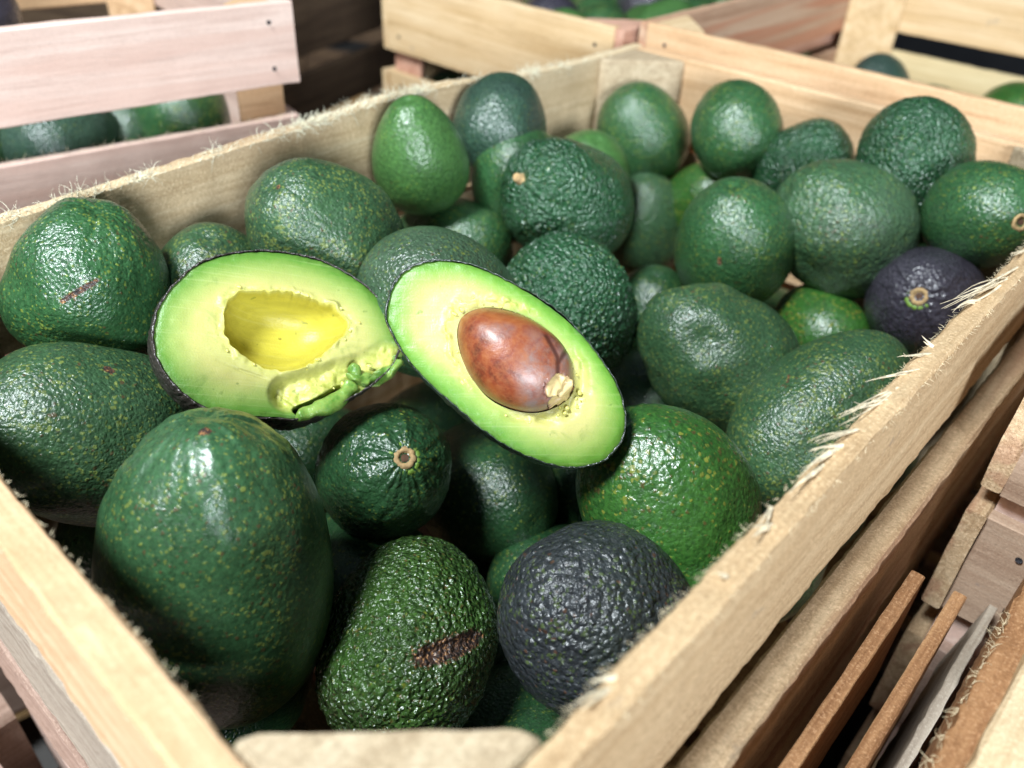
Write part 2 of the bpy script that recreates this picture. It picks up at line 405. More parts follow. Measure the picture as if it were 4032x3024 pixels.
Z0 = 0.56
STACK = 'stacked wooden avocado crates'
main = crate('open wooden crate heaped with avocados, nearest the camera, with splintered rim', 'crate', (0, 0, Z0), 0, .529, .3245,
    mats={'S0': 'sawn', 'S1': 'brown', 'S2': 'brown', 'N': 'cream', 'W0': 'orange', 'W1': 'grey', 'W2': 'mauve', 'E': 'orange', '*': 'pine'},
    T=.008, TA=.0108, step=.0032, jag=.0005, postmat='pale', edgemat={'S': 'edge', 'N': 'edge', 'W': 'tan', 'E': 'cream'}, group=STACK, yoff={'S1': .009, 'S2': .004},
    heights=[(0, -.062), (-.067, -.140), (-.158, -.220)],
    waves={'N0': [(-.27, -.001), (-.21, -.001), (-.15, .001), (-.085, .004), (-.03, .006), (.02, .009), (.07, .008), (.13, .002), (.18, .0), (.27, 0)]})
right = crate('empty-topped crate beyond the far end of the near crate, few avocados low inside', 'crate', (.566, -.21, .572), 0, .43, .545,
    mats={'W': 'orange', 'N': 'knotty', 'E0': 'pine', 'E1': 'yellow', 'E': 'pine', 'S': 'mauve'}, H=.282, group=STACK, postmat='pine',
    heights=[(0, -.060), (-.080, -.142), (-.162, -.224)])
back = crate('yellow pine crate touching the far corner of the near crate, filled with avocados', 'crate', (.552, .356, .566), 0, .52, .283,
    mats={'*': 'pine', 'S': 'rose', 'N': 'pine', 'W': 'pine'}, H=.276, leg=.04, group=STACK, postmat='rose', heights=[(0, -.072), (-.092, -.152), (-.17, -.226)])
pinkL = .53; ca, sa = math.cos(math.radians(-10)), math.sin(math.radians(-10))
pink = crate('pale pink pine crate standing behind the long far side of the near crate', 'crate', (.300 - pinkL * ca, .462 - pinkL * sa, .598), math.radians(-10), pinkL, .30,
    mats={'*': 'pink', 'N': 'orange', 'S2': 'rose'}, H=.308, group=STACK, postmat='orange', leg=.034, heights=[(0, -.053), (-.075, -.125), (-.15, -.21)])
darkc = crate('brown crate in shadow, its shade put into the wood colour, between the pink and the yellow crate', 'crate', (.41, .772, .520), math.radians(18), .50, .30,
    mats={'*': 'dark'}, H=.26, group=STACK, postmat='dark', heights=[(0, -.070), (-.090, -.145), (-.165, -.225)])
# lower layer that the near stacks stand on
def lower(loc, rz, LX, LY, label, mats, H):
    return crate(label, 'crate', loc, rz, LX, LY, H=H, mats=mats, group=STACK, step=.02)
lower((0, .002, Z0 - .272), 0, .529, .32, 'lower crate directly underneath the near avocado crate', {'*': 'mauve', 'W': 'pink'}, .284)
lower((.566, -.21, .572 - .284), 0, .43, .545, 'lower crate underneath the crate with few avocados', {'*': 'brown'}, .284)
lower((.552, .356, .566 - .278), 0, .52, .283, 'lower crate underneath the yellow pine crate', {'*': 'brown'}, .284)
lower((.300 - pinkL * ca, .462 - pinkL * sa, .598 - .31), math.radians(-10), pinkL, .30, 'lower crate underneath the pale pink crate', {'*': 'mauve'}, .284)
lower((.41, .772, .520 - .262), math.radians(18), .50, .30, 'lower crate underneath the shadow-darkened brown crate', {'*': 'dark'}, .254)
# neighbours on the right-hand side, lower than the near crate
side_t = crate('low crate with grey-stained slats and a pale post, right of the near crate', 'crate', (.315, -.385, .532), 0, .24, .345,
    mats={'W0': 'beige', 'W1': 'beige', 'W2': 'mauve', '*': 'brown'}, H=.262, group=STACK, postmat='pink', leg=.05, heights=[(0, -.052), (-.064, -.125), (-.15, -.215)])
lower((.315, -.385, .532 - .264), 0, .24, .345, 'lower crate underneath the grey-stained crate', {'*': 'brown'}, .264)
side_s = crate('crate with orange side slat and frayed rim at the lower right corner', 'crate', (-.05, -.40, .500), 0, .33, .325,
    mats={'N0': 'rust', 'N': 'rust', '*': 'brown'}, H=.25, T=.012, group=STACK, postmat='cream', step=.004, jag=.0008, heights=[(0, -.062), (-.079, -.141), (-.158, -.220)])
lower((-.05, -.40, .500 - .252), 0, .33, .325, 'lower crate underneath the orange-sided crate', {'*': 'mauve'}, .244)

def loose(name, label, a, b, zc, T, H, mat, tilt=0.0, cat='plank', **kw):
    o = board(name, None, a, b, zc, T, H, W[mat], **kw); tag(o, label, cat)
    o.rotation_euler[0] = tilt; return o
loose('loose_plank', 'pale cream plank lying on the orange-sided crate at the lower right corner', (.02, -.094), (.27, -.099), .5085, .052, .012, 'cream', step=.005, jag=.0006)
loose('loose_plank', 'thin brown board standing against the lower slat of the near crate', (-.05, -.0330), (.246, -.0310), .440, .0052, .066, 'rust', step=.004, jag=.00015)
loose('loose_plank', 'thin mauve-brown board standing on edge alone in the gap between crates', (-.06, -.0475), (.262, -.0465), .420, .0052, .080, 'rust', step=.004, jag=.00015)
loose('loose_plank', 'greyish pale board leaning in the gap beside the orange crate side', (.15, -.0555), (.30, -.0560), .405, .004, .05, 'grey', tilt=.12, step=.006)
# pink boards of a low pallet at the lower left corner
pal = empty('pallet', (-.12, .16, .30)); tag(pal, 'low pallet of pinkish boards beside the near crate, lower left corner', 'pallet')
for k in range(4):
    me = slat_mesh(.42, .095, .014, W['pink'], .0006, None, .01)
    o = obj('board', me, pal); o.location = (0.045 - k * .108, 0.02 + .006 * (k % 2), 0); o.rotation_euler = (0, 0, PI / 2 + .05)
for k in range(2):
    me = slat_mesh(.44, .05, .286, W['mauve'], .0006, None, .02)
    o = obj('bearer', me, pal); o.location = (-.115, -.15 + k * .33, -.1515)

# ------------------------------------------------------------------ fibres and splinters
def tube_verts(pts, r0, r1, V, F, sides=3):
    n = len(pts); base = len(V)
    for i, p in enumerate(pts):
        p = Vector(p); q = Vector(pts[min(i + 1, n - 1)]) - Vector(pts[max(i - 1, 0)])
        if q.length < 1e-9: q = Vector((1, 0, 0))
        q.normalize(); u = q.orthogonal().normalized(); w = q.cross(u)
        r = r0 + (r1 - r0) * i / (n - 1)
        for k in range(sides):
            a = 2 * PI * k / sides; V.append(tuple(p + u * (r * math.cos(a)) + w * (r * math.sin(a))))
    for i in range(n - 1):
        for k in range(sides):
            a = base + i * sides + k; b = base + i * sides + (k + 1) % sides
            F.append((a, b, b + sides, a + sides))
def curl(p, d, L, curlyness, n=6):
    pts = [Vector(p)]; d = Vector(d).normalized(); ax = Vector((random.gauss(0, 1), random.gauss(0, 1), random.gauss(0, 1))).normalized()
    for i in range(n):
        rot = Matrix.Rotation(curlyness * random.uniform(.5, 1.3) / n, 3, ax); d = rot @ d
        pts.append(pts[-1] + d * (L / n))
    return pts
def fuzz(name, parent, count, place, mat, rmin=.00008, rmax=.0002, label=None):
    V = []; F = []
    for _ in range(count):
        p, d, L, cu = place()
        r = random.uniform(rmin, rmax); tube_verts(curl(p, d, L, cu), r, r * .3, V, F)
    o = obj(name, np_mesh(name, V, F, mat), parent); tag(o, None, None, None, 'stuff'); return o
# far long rim: dense pale fuzz, tufts
slN = [o for o in main.children if o.name.startswith('slat') and abs(o.location.y - (.3245 + .004)) < .002][0]
def topN(x): return Z0 + float(np.interp(x - .2645 , [-.27, -.21, -.15, -.085, -.03, .02, .07, .13, .18, .27], [-.001, -.001, .001, .004, .006, .009, .008, .002, 0, 0]))
tufts = [(.07, .006, 20), (.10, .012, 45), (.128, .008, 30), (.168, .008, 22), (.2, .01, 12), (.236, .016, 110), (.222, .014, 70), (.262, .012, 40), (.29, .016, 90), (.305, .010, 60), (.36, .01, 20), (.405, .01, 55), (.44, .008, 30)]
tw = [c for _, _, c in tufts]
def placeN():
    if random.random() < .62:
        x0, s, _ = random.choices(tufts, tw)[0]; x = random.gauss(x0, s * .6); L = random.uniform(.003, .010); cu = random.uniform(.5, 4)
        d = (random.uniform(-1, .8), random.uniform(-.9, .2), random.uniform(-.15, .9))
    else:
        x = random.uniform(0.0, .52); L = random.uniform(.001, .0045); cu = random.uniform(0, 2)
        d = (random.uniform(-1, 1), random.uniform(-.8, .2), random.uniform(.1, 1))
    x = min(max(x, .002), .522)
    return (x - main.location.x, .3245 + random.uniform(-.0004, .006), topN(x) - Z0 - .0008), d, L, cu
fuzz('rim_fibres', main, 2600, placeN, M_FIBN, .00010, .00026)
def placeB():
    x = random.uniform(.02, .52); e = random.random()
    y = 0.0002 if e < .6 else -.0082
    return (x, y, random.uniform(-.0012, .0002)), (random.uniform(-1, .2), random.uniform(0, .9) if e < .6 else random.uniform(-.9, 0), random.uniform(-.3, .5)), random.uniform(.0007, .0028), random.uniform(0, 2)
fuzz('rim_fibres', main, 900, placeB, M_FIB, .00007, .00015)
def placeA():
    y = random.uniform(.0, .3); e = random.random()
    x = 0.0 if e < .7 else -.0108
    return (x, y, -.0006), (random.uniform(-.1, .9) if e < .7 else -.5, random.uniform(-.6, .6), random.uniform(-.2, .6)), random.uniform(.0006, .0022), random.uniform(0, 2)
fuzz('rim_fibres', main, 220, placeA, M_FIB, .0001, .0002)
def placeS():
    x = random.uniform(.05, .27)
    return (x + .0, .325 + random.choice((0, .012)), -.0005), (random.uniform(-1, 1), random.uniform(-.3, .9), random.uniform(-.2, .5)), random.uniform(.001, .006), random.uniform(.3, 3)
fuzz('rim_fibres', side_s, 500, placeS, M_FIB, .00007, .00018)
def placeP():
    x = random.uniform(.2, .53)
    return (x, -.005, -.0755), (random.uniform(-1, 1), random.uniform(-.6, .2), random.uniform(0, .9)), random.uniform(.001, .007), random.uniform(.3, 2)
fuzz('rim_fibres', pink, 260, placeP, M_FIBW, .0001, .0002)
# big splinters torn from the right-hand rim
SPL = [([0.3314, 0.006, 0.561], [0.2681, 0.0068, 0.565]), ([0.316, 0.0053, 0.561], [0.2657, 0.0067, 0.565]), ([0.3222, 0.0102, 0.561], [0.2754, 0.0081, 0.565]), ([0.3008, 0.0066, 0.561], [0.2664, 0.0039, 0.565]), ([0.259, 0.0012, 0.561], [0.2568, 0.0034, 0.565]), ([0.2341, 0.0007, 0.561], [0.2089, 0.0075, 0.565]), ([0.2151, 0.0018, 0.561], [0.1785, 0.0029, 0.565]), ([0.2073, 0.0009, 0.561], [0.1855, 0.0039, 0.565]), ([0.1863, 0.0005, 0.561], [0.1661, 0.0035, 0.565]), ([0.1724, -0.0012, 0.561], [0.1486, -0.0008, 0.565]), ([0.1765, 0.0023, 0.561], [0.1618, 0.0028, 0.565]), ([0.1617, -0.0022, 0.561], [0.1418, -0.0032, 0.565]), ([0.1323, -0.0029, 0.561], [0.1211, -0.003, 0.565]), ([0.1373, -0.001, 0.561], [0.1258, -0.0042, 0.565]), ([0.0657, -0.0005, 0.561], [0.058, 0.001, 0.565]), ([0.0608, -0.0017, 0.561], [0.0492, -0.0012, 0.565]), ([0.2489, 0.0033, 0.561], [0.2332, 0.0041, 0.565]), ([0.368, -0.0005, 0.561], [0.3506, 0.0007, 0.565]), ([0.1094, -0.0038, 0.561], [0.1052, -0.0035, 0.565])]
for (b, tp) in SPL:
    V = []; F = []; b = Vector(b); tp = Vector(tp); b.y = min(b.y, -.0008); d = tp - b; L = d.length
    for s in range(random.randint(2, 4)):
        off = d.normalized() * random.uniform(-.25, .15) * L
        p0 = b - d * random.uniform(.10, .45) + Vector((0, -.0006, random.uniform(-.0004, .0010)))
        p1 = b + d * random.uniform(.40, .85) + Vector((0, random.uniform(-.0012, .0012), random.uniform(-.001, .001)))
        n = 7; bend = random.uniform(-.05, .05) * L; up = random.uniform(0, .06) * L
        pts = []
        for i in range(n):
            u = i / (n - 1); q = p0.lerp(p1, u)
            q += Vector((0, bend, up)) * math.sin(u * PI * .9) + Vector([random.gauss(0, .00006) for _ in range(3)])
            pts.append(q - main.location)
        tube_verts(pts, random.uniform(.0004, .0008), .00006, V, F, 4)
        if random.random() < .6:
            tube_verts(curl(pts[-3], pts[-1] - pts[-3], L * .2, .8), .0002, .00008, V, F, 3)
    o = obj('splinter', np_mesh('splinter', V, F, M_FIBW), main)

# ------------------------------------------------------------------ avocados
def avo_geo(R, asp, pear, nt, nph, seed, lump=.0016, pebble=0.0, pspace=.003, ridge=0.0, stem=True):
    th = (np.arange(nt + 1) / nt) * PI
    ct = np.cos(th); st = np.sin(th)
    r = np.maximum(st, 0) ** .96 * np.exp(pear * ct); r = r / r.max() * R
    z = -ct * R * asp
    if stem: z = z - .0016 * np.exp(-((PI - th) / .13) ** 2) * 1.0
    ph = np.arange(nph) / nph * 2 * PI
    X = r[1:-1, None] * np.cos(ph)[None]; Y = r[1:-1, None] * np.sin(ph)[None]; Z = np.repeat(z[1:-1, None], nph, 1)
    P = np.stack([X, Y, Z], -1).reshape(-1, 3)
    P = np.vstack([P, [[0, 0, z[0]], [0, 0, z[-1]]]])
    N = P / np.array([R, R, R * asp]) ** 2; N /= np.linalg.norm(N, axis=1)[:, None] + 1e-12
    so = seed * 13.7
    # slight skew so no two fruits are bodies of revolution
    P[:, 0] += (P[:, 2] / (R * asp)) ** 2 * R * .05 * math.sin(seed * 2.1)
    P[:, 1] += (P[:, 2] / (R * asp)) ** 2 * R * .05 * math.cos(seed * 1.3)
    d = vnoise(P, 34, so) * lump + vnoise(P, 85, so) * lump * .28
    if pebble > 0:
        Pw = P + np.stack([vnoise(P, 300, so + 3), vnoise(P, 300, so + 9), vnoise(P, 300, so + 17)], 1) * pspace * .25
        w = worley(Pw, 1 / pspace, so)
        d = d + (np.clip(.75 - w, -.2, .75) ** 1.0) * pebble + vnoise(P, 520, so) * pebble * .25
    if ridge > 0:
        az = np.arctan2(P[:, 1], P[:, 0]); q = np.clip((P[:, 2] / (R * asp) - .25) / .75, 0, 1)
        pol = np.sqrt(P[:, 0] ** 2 + P[:, 1] ** 2)
        A = np.stack([np.cos(az) * 1.0, np.sin(az) * 1.0, P[:, 2] * 22], 1)
        d = d + vnoise(A, 5.5, so) * ridge * q * np.clip(pol / (R * .4), 0, 1)
    P = P + N * d[:, None]
    nr = nt - 1
    i = np.arange(nr - 1)[:, None] * nph; j = np.arange(nph)[None]; j2 = (j + 1) % nph
    F = np.stack([i + j, i + j2, i + nph + j2, i + nph + j], -1).reshape(-1, 4)
    s0, s1 = len(P) - 2, len(P) - 1
    tri = [(s0, (k + 1) % nph, k) for k in range(nph)] + [(s1, (nr - 1) * nph + k, (nr - 1) * nph + (k + 1) % nph) for k in range(nph)]
    return P, F, tri, z[-1] - .0
def mixed_mesh(name, P, F, tri, mat, attrs=None):
    nq, ntr = len(F), len(tri)
    loops = np.concatenate([np.asarray(F, np.int32).ravel(), np.asarray(tri, np.int32).ravel()])
    me = bpy.data.meshes.new(name)
    me.vertices.add(len(P)); me.vertices.foreach_set('co', P.astype(np.float32).ravel())
    me.loops.add(len(loops)); me.loops.foreach_set('vertex_index', loops)
    me.polygons.add(nq + ntr)
    ls = np.concatenate([np.arange(0, nq * 4, 4), nq * 4 + np.arange(0, ntr * 3, 3)]).astype(np.int32)
    lt = np.concatenate([np.full(nq, 4), np.full(ntr, 3)]).astype(np.int32)
    me.polygons.foreach_set('loop_start', ls); me.polygons.foreach_set('loop_total', lt)
    me.update(calc_edges=True); me.polygons.foreach_set('use_smooth', np.ones(nq + ntr, dtype=bool))
    for an, av in (attrs or {}).items():
        a = me.attributes.new(an, 'FLOAT', 'POINT'); a.data.foreach_set('value', np.asarray(av, dtype=np.float32))
    if mat: me.materials.append(mat)
    return me
def seg_dist(P, a, b):
    a = np.array(a); b = np.array(b); ab = b - a; tt = np.clip(((P - a) @ ab) / (ab @ ab + 1e-12), 0, 1)
    return np.linalg.norm(P - (a + tt[:, None] * ab), axis=1), tt
_stem_me = {}
def stem_parts(root, z, kind, R):
    """cork ring and sunken centre of the stem end"""
    if kind == 'button':
        nph = 28; prof = [(.0052, -.0010), (.0050, .0004), (.0042, .0014), (.0033, .0017), (.0026, .0011), (.0020, .0002), (.0009, -.0002), (.0001, -.0002)]
    elif kind == 'peg':
        nph = 20; prof = [(.0040, -.0010), (.0032, .0008), (.0026, .0016), (.0024, .0040), (.0020, .0048), (.0010, .0046), (.0001, .0044)]
    else:
        nph = 20; prof = [(.0038, -.0008), (.0034, .0003), (.0022, .0006), (.0012, .0002), (.0001, .0001)]
    V = []; F = []
    for k in range(nph):
        for (r, zz) in prof:
            a = 2 * PI * k / nph; w = 1 + .10 * random.uniform(-1, 1); V.append((r * math.cos(a) * w, r * math.sin(a) * w, zz + random.uniform(-.00015, .00015)))
    m = len(prof)
    for k in range(nph):
        for j in range(m - 1): F.append((k * m + j, ((k + 1) % nph) * m + j, ((k + 1) % nph) * m + j + 1, k * m + j + 1))
    o = obj('stem_scar' if kind != 'peg' else 'stem', np_mesh('stem_scar', V, F, M_STEM), root, (0, 0, z))
    if kind == 'button':
        V = [(0, 0, 0)]; F = []
        for k in range(14): V.append((.0017 * math.cos(k * PI / 7) * random.uniform(.8, 1.2), .0017 * math.sin(k * PI / 7), 0))
        for k in range(14): F.append((0, 1 + k, 1 + (k + 1) % 14))
        obj('scar_centre', np_mesh('scar_centre', V, F, M_STEMD), o, (0, 0, .0006))
        # pale green ring round the scar
        V = []; F = []; prof2 = [(.0078, -.0012), (.0068, .0003), (.0056, .0007), (.0049, .0002)]
        for k in range(nph):
            for (r, zz) in prof2: V.append((r * math.cos(2 * PI * k / nph), r * math.sin(2 * PI * k / nph), zz))
        for k in range(nph):
            for j in range(3): F.append((k * 4 + j, ((k + 1) % nph) * 4 + j, ((k + 1) % nph) * 4 + j + 1, k * 4 + j + 1))
        obj('stem_collar', np_mesh('stem_collar', V, F, M_COLLAR), o)
M_COLLAR = simple_mat('stem_collar_green', (0.16, 0.28, 0.04), .5)

AV = {1: ([0.0798, 0.289, 0.5373], [0.287, -0.148, 0.947], 0.0332, 1.12, 0.1), 2: ([0.1315, 0.2842, 0.5059], [-0.063, -0.167, 0.984], 0.036, 1.2, 0.1), 3: ([0.1825, 0.2583, 0.5366], [-0.576, -0.017, 0.817], 0.038, 1.18, 0.12), 4: ([0.0465, 0.2415, 0.5003], [-0.762, 0.158, 0.628], 0.0385, 1.22, 0.1), 5: ([0.049, 0.1527, 0.485], [0.129, 0.071, 0.989], 0.0425, 1.56, 0.05), 6: ([0.1408, 0.1688, 0.467], [-0.226, -0.637, 0.737], 0.031, 1.2, 0.12), 7: ([0.3136, 0.2484, 0.2838], [-0.631, -0.514, 0.581], 0.043, 1.2, 0.12), 8: ([0.0991, 0.1075, 0.4407], [0.786, 0.619, -0.013], 0.036, 1.28, 0.05), 9: ([0.1397, 0.047, 0.466], [0.221, -0.146, -0.964], 0.0355, 1.22, 0.1), 10: ([0.198, 0.0586, 0.4833], [-0.159, 0.397, 0.904], 0.038, 1.2, 0.1), 11: ([0.3034, 0.0423, 0.4788], [0.784, -0.202, 0.587], 0.034, 1.62, 0.06), 12: ([0.3164, 0.1052, 0.4792], [-0.378, 0.81, 0.448], 0.0375, 1.25, 0.12), 13: ([0.3782, 0.185, 0.4392], [-0.264, -0.156, 0.952], 0.032, 1.3, 0.1), 14: ([0.2721, 0.1728, 0.4947], [0.428, -0.349, -0.834], 0.036, 1.16, 0.1), 15: ([0.1973, 0.1917, 0.5203], [0.85, -0.213, -0.483], 0.036, 1.22, 0.14), 16: ([0.297, 0.2889, 0.4791], [-0.093, 0.978, -0.187], 0.0336, 1.35, 0.08), 17: ([0.3325, 0.2279, 0.52], [-0.84, 0.073, 0.537], 0.038, 1.28, 0.1), 18: ([0.3423, 0.2699, 0.5165], [-0.504, 0.115, 0.856], 0.0345, 1.16, 0.08), 19: ([0.2759, 0.2937, 0.5451], [-0.307, -0.082, 0.948], 0.0286, 1.28, 0.2), 20: ([0.3425, 0.2924, 0.5489], [0.701, 0.457, 0.548], 0.03, 1.16, 0.08), 21: ([0.4909, 0.2841, 0.5103], [-0.411, 0.21, 0.887], 0.036, 1.16, 0.12), 22: ([0.4928, 0.2091, 0.5344], [0.524, 0.709, 0.472], 0.032, 1.15, 0.1), 23: ([0.4175, 0.2778, 0.4979], [-0.217, -0.335, 0.917], 0.032, 1.2, 0.1), 24: ([0.4743, 0.2566, 0.4539], [-0.25, 0.037, 0.967], 0.034, 1.25, 0.14), 25: ([0.4947, 0.2235, 0.4756], [-0.248, -0.657, 0.712], 0.0296, 1.25, 0.12), 26: ([0.3897, 0.143, 0.5045], [-0.239, 0.066, 0.969], 0.036, 1.18, 0.06), 27: ([0.4966, 0.1592, 0.5201], [0.074, 0.732, -0.677], 0.028, 1.38, 0.12), 28: ([0.4341, 0.0988, 0.5172], [-0.567, 0.666, 0.485], 0.039, 1.16, 0.1), 29: ([0.4933, 0.0867, 0.5428], [0.135, -0.549, -0.825], 0.034, 1.24, 0.12), 30: ([0.461, 0.0355, 0.5382], [-0.694, -0.647, 0.315], 0.031, 1.16, 0.08), 31: ([0.43, 0.0416, 0.4934], [-0.881, -0.079, 0.467], 0.0325, 1.14, 0.1), 32: ([0.413, 0.0889, 0.4601], [0.517, 0.856, -0.006], 0.027, 1.25, 0.08), 33: ([0.5006, 0.0618, 0.4772], [0.641, 0.721, 0.261], 0.025, 1.2, 0.08), 34: ([0.115, 0.0516, 0.3802], [0.725, 0.547, -0.417], 0.034, 1.2, 0.08), 35: ([0.2215, 0.1639, 0.3143], [0.345, 0.844, -0.412], 0.05, 1.3, 0.08)}
SC = {8: [('slash', [0.0714, 0.0925, 0.4669], [0.1186, 0.0805, 0.4544], 0.0032)], 1: [('dark', [0.0596, 0.2643, 0.5471], [0.0757, 0.2593, 0.5539], 0.0011)], 5: [('brown', [0.0537, 0.1495, 0.5502], [0.0546, 0.1488, 0.5501], 0.0014), ('bump', [0.0534, 0.1461, 0.5493], [0.0532, 0.14, 0.5465], 0.013)], 12: [('dent', [0.2875, 0.0983, 0.5042], [0.2877, 0.0955, 0.5027], 0.009)], 14: [('bump', [0.2509, 0.1829, 0.5291], [0.2509, 0.1829, 0.5291], 0.008)], 26: [('dark', [0.3545, 0.1344, 0.5104], [0.3546, 0.1338, 0.5072], 0.0011)], 11: [('dark', [0.2894, 0.0575, 0.5058], [0.2846, 0.0553, 0.5041], 0.0006)], 4: [('brown', [0.0585, 0.2292, 0.5353], [0.059, 0.228, 0.5346], 0.0018)], 3: [('brown', [0.1561, 0.2553, 0.5727], [0.1557, 0.2547, 0.5723], 0.001)]}
G1, G2 = (0.010, 0.048, 0.020), (0.022, 0.090, 0.032)
SP = (0.30, 0.36, 0.05)
MATS = {
 'deep':   avo_material('rind_deep_green', (0.009, 0.032, 0.013), (0.022, 0.070, 0.024), SP, .60, 400, .5, 650, .32, .4, bd=.0008),
 'speck':  avo_material('rind_speckled', (0.016, 0.046, 0.020), (0.038, 0.090, 0.036), (0.26, 0.31, 0.06), .82, 440, .5, 680, .36, .3, bd=.0008),
 'smooth': avo_material('rind_smooth_speckled', (0.018, 0.056, 0.022), (0.036, 0.098, 0.038), (0.27, 0.31, 0.06), .78, 440, .16, 480, .34, .35, brown=.4),
 'mid':    avo_material('rind_mid_green', (0.013, 0.050, 0.018), (0.034, 0.102, 0.034), SP, .66, 420, .5, 620, .30, .4, bd=.0009),
 'bright': avo_material('rind_bright_green', (0.012, 0.056, 0.013), (0.036, 0.118, 0.018), (0.36, 0.34, 0.05), .72, 340, .35, 480, .32, .4, brown=.7),
 'light':  avo_material('rind_light_green', (0.026, 0.082, 0.022), (0.056, 0.140, 0.034), (0.25, 0.38, 0.05), .5, 400, .30, 500, .38, .3),
 'rough':  avo_material('rind_pebbled', (0.009, 0.040, 0.016), (0.022, 0.084, 0.032), SP, .45, 380, .9, 500, .26, .5, brown=.6, bd=.0022, nw=.3),
 'olive':  avo_material('rind_olive_pebbled', (0.012, 0.036, 0.009), (0.044, 0.098, 0.018), (0.24, 0.26, 0.03), .55, 380, .9, 500, .24, .5, brown=1.2, c3=(0.012, 0.014, 0.010), bd=.0022, nw=.35),
 'greyg':  avo_material('rind_grey_green', (0.022, 0.058, 0.028), (0.048, 0.112, 0.046), SP, .62, 400, .6, 620, .32, .4, c3=(0.064, 0.088, 0.062), brown=.6, bd=.0010),
 'slate':  avo_material('rind_slate', (0.014, 0.036, 0.026), (0.036, 0.076, 0.046), SP, .4, 380, .5, 500, .34, .4, c3=(0.024, 0.026, 0.034)),
 'black':  avo_material('rind_black_purple', (0.009, 0.010, 0.012), (0.028, 0.033, 0.038), (0.10, 0.15, 0.03), .72, 420, .7, 420, .40, .3, c3=(0.018, 0.032, 0.018), bd=.0016),
 'purple': avo_material('rind_purple', (0.016, 0.013, 0.018), (0.046, 0.040, 0.054), (0.06, 0.07, 0.04), .3, 330, .6, 480, .30, .5),
}
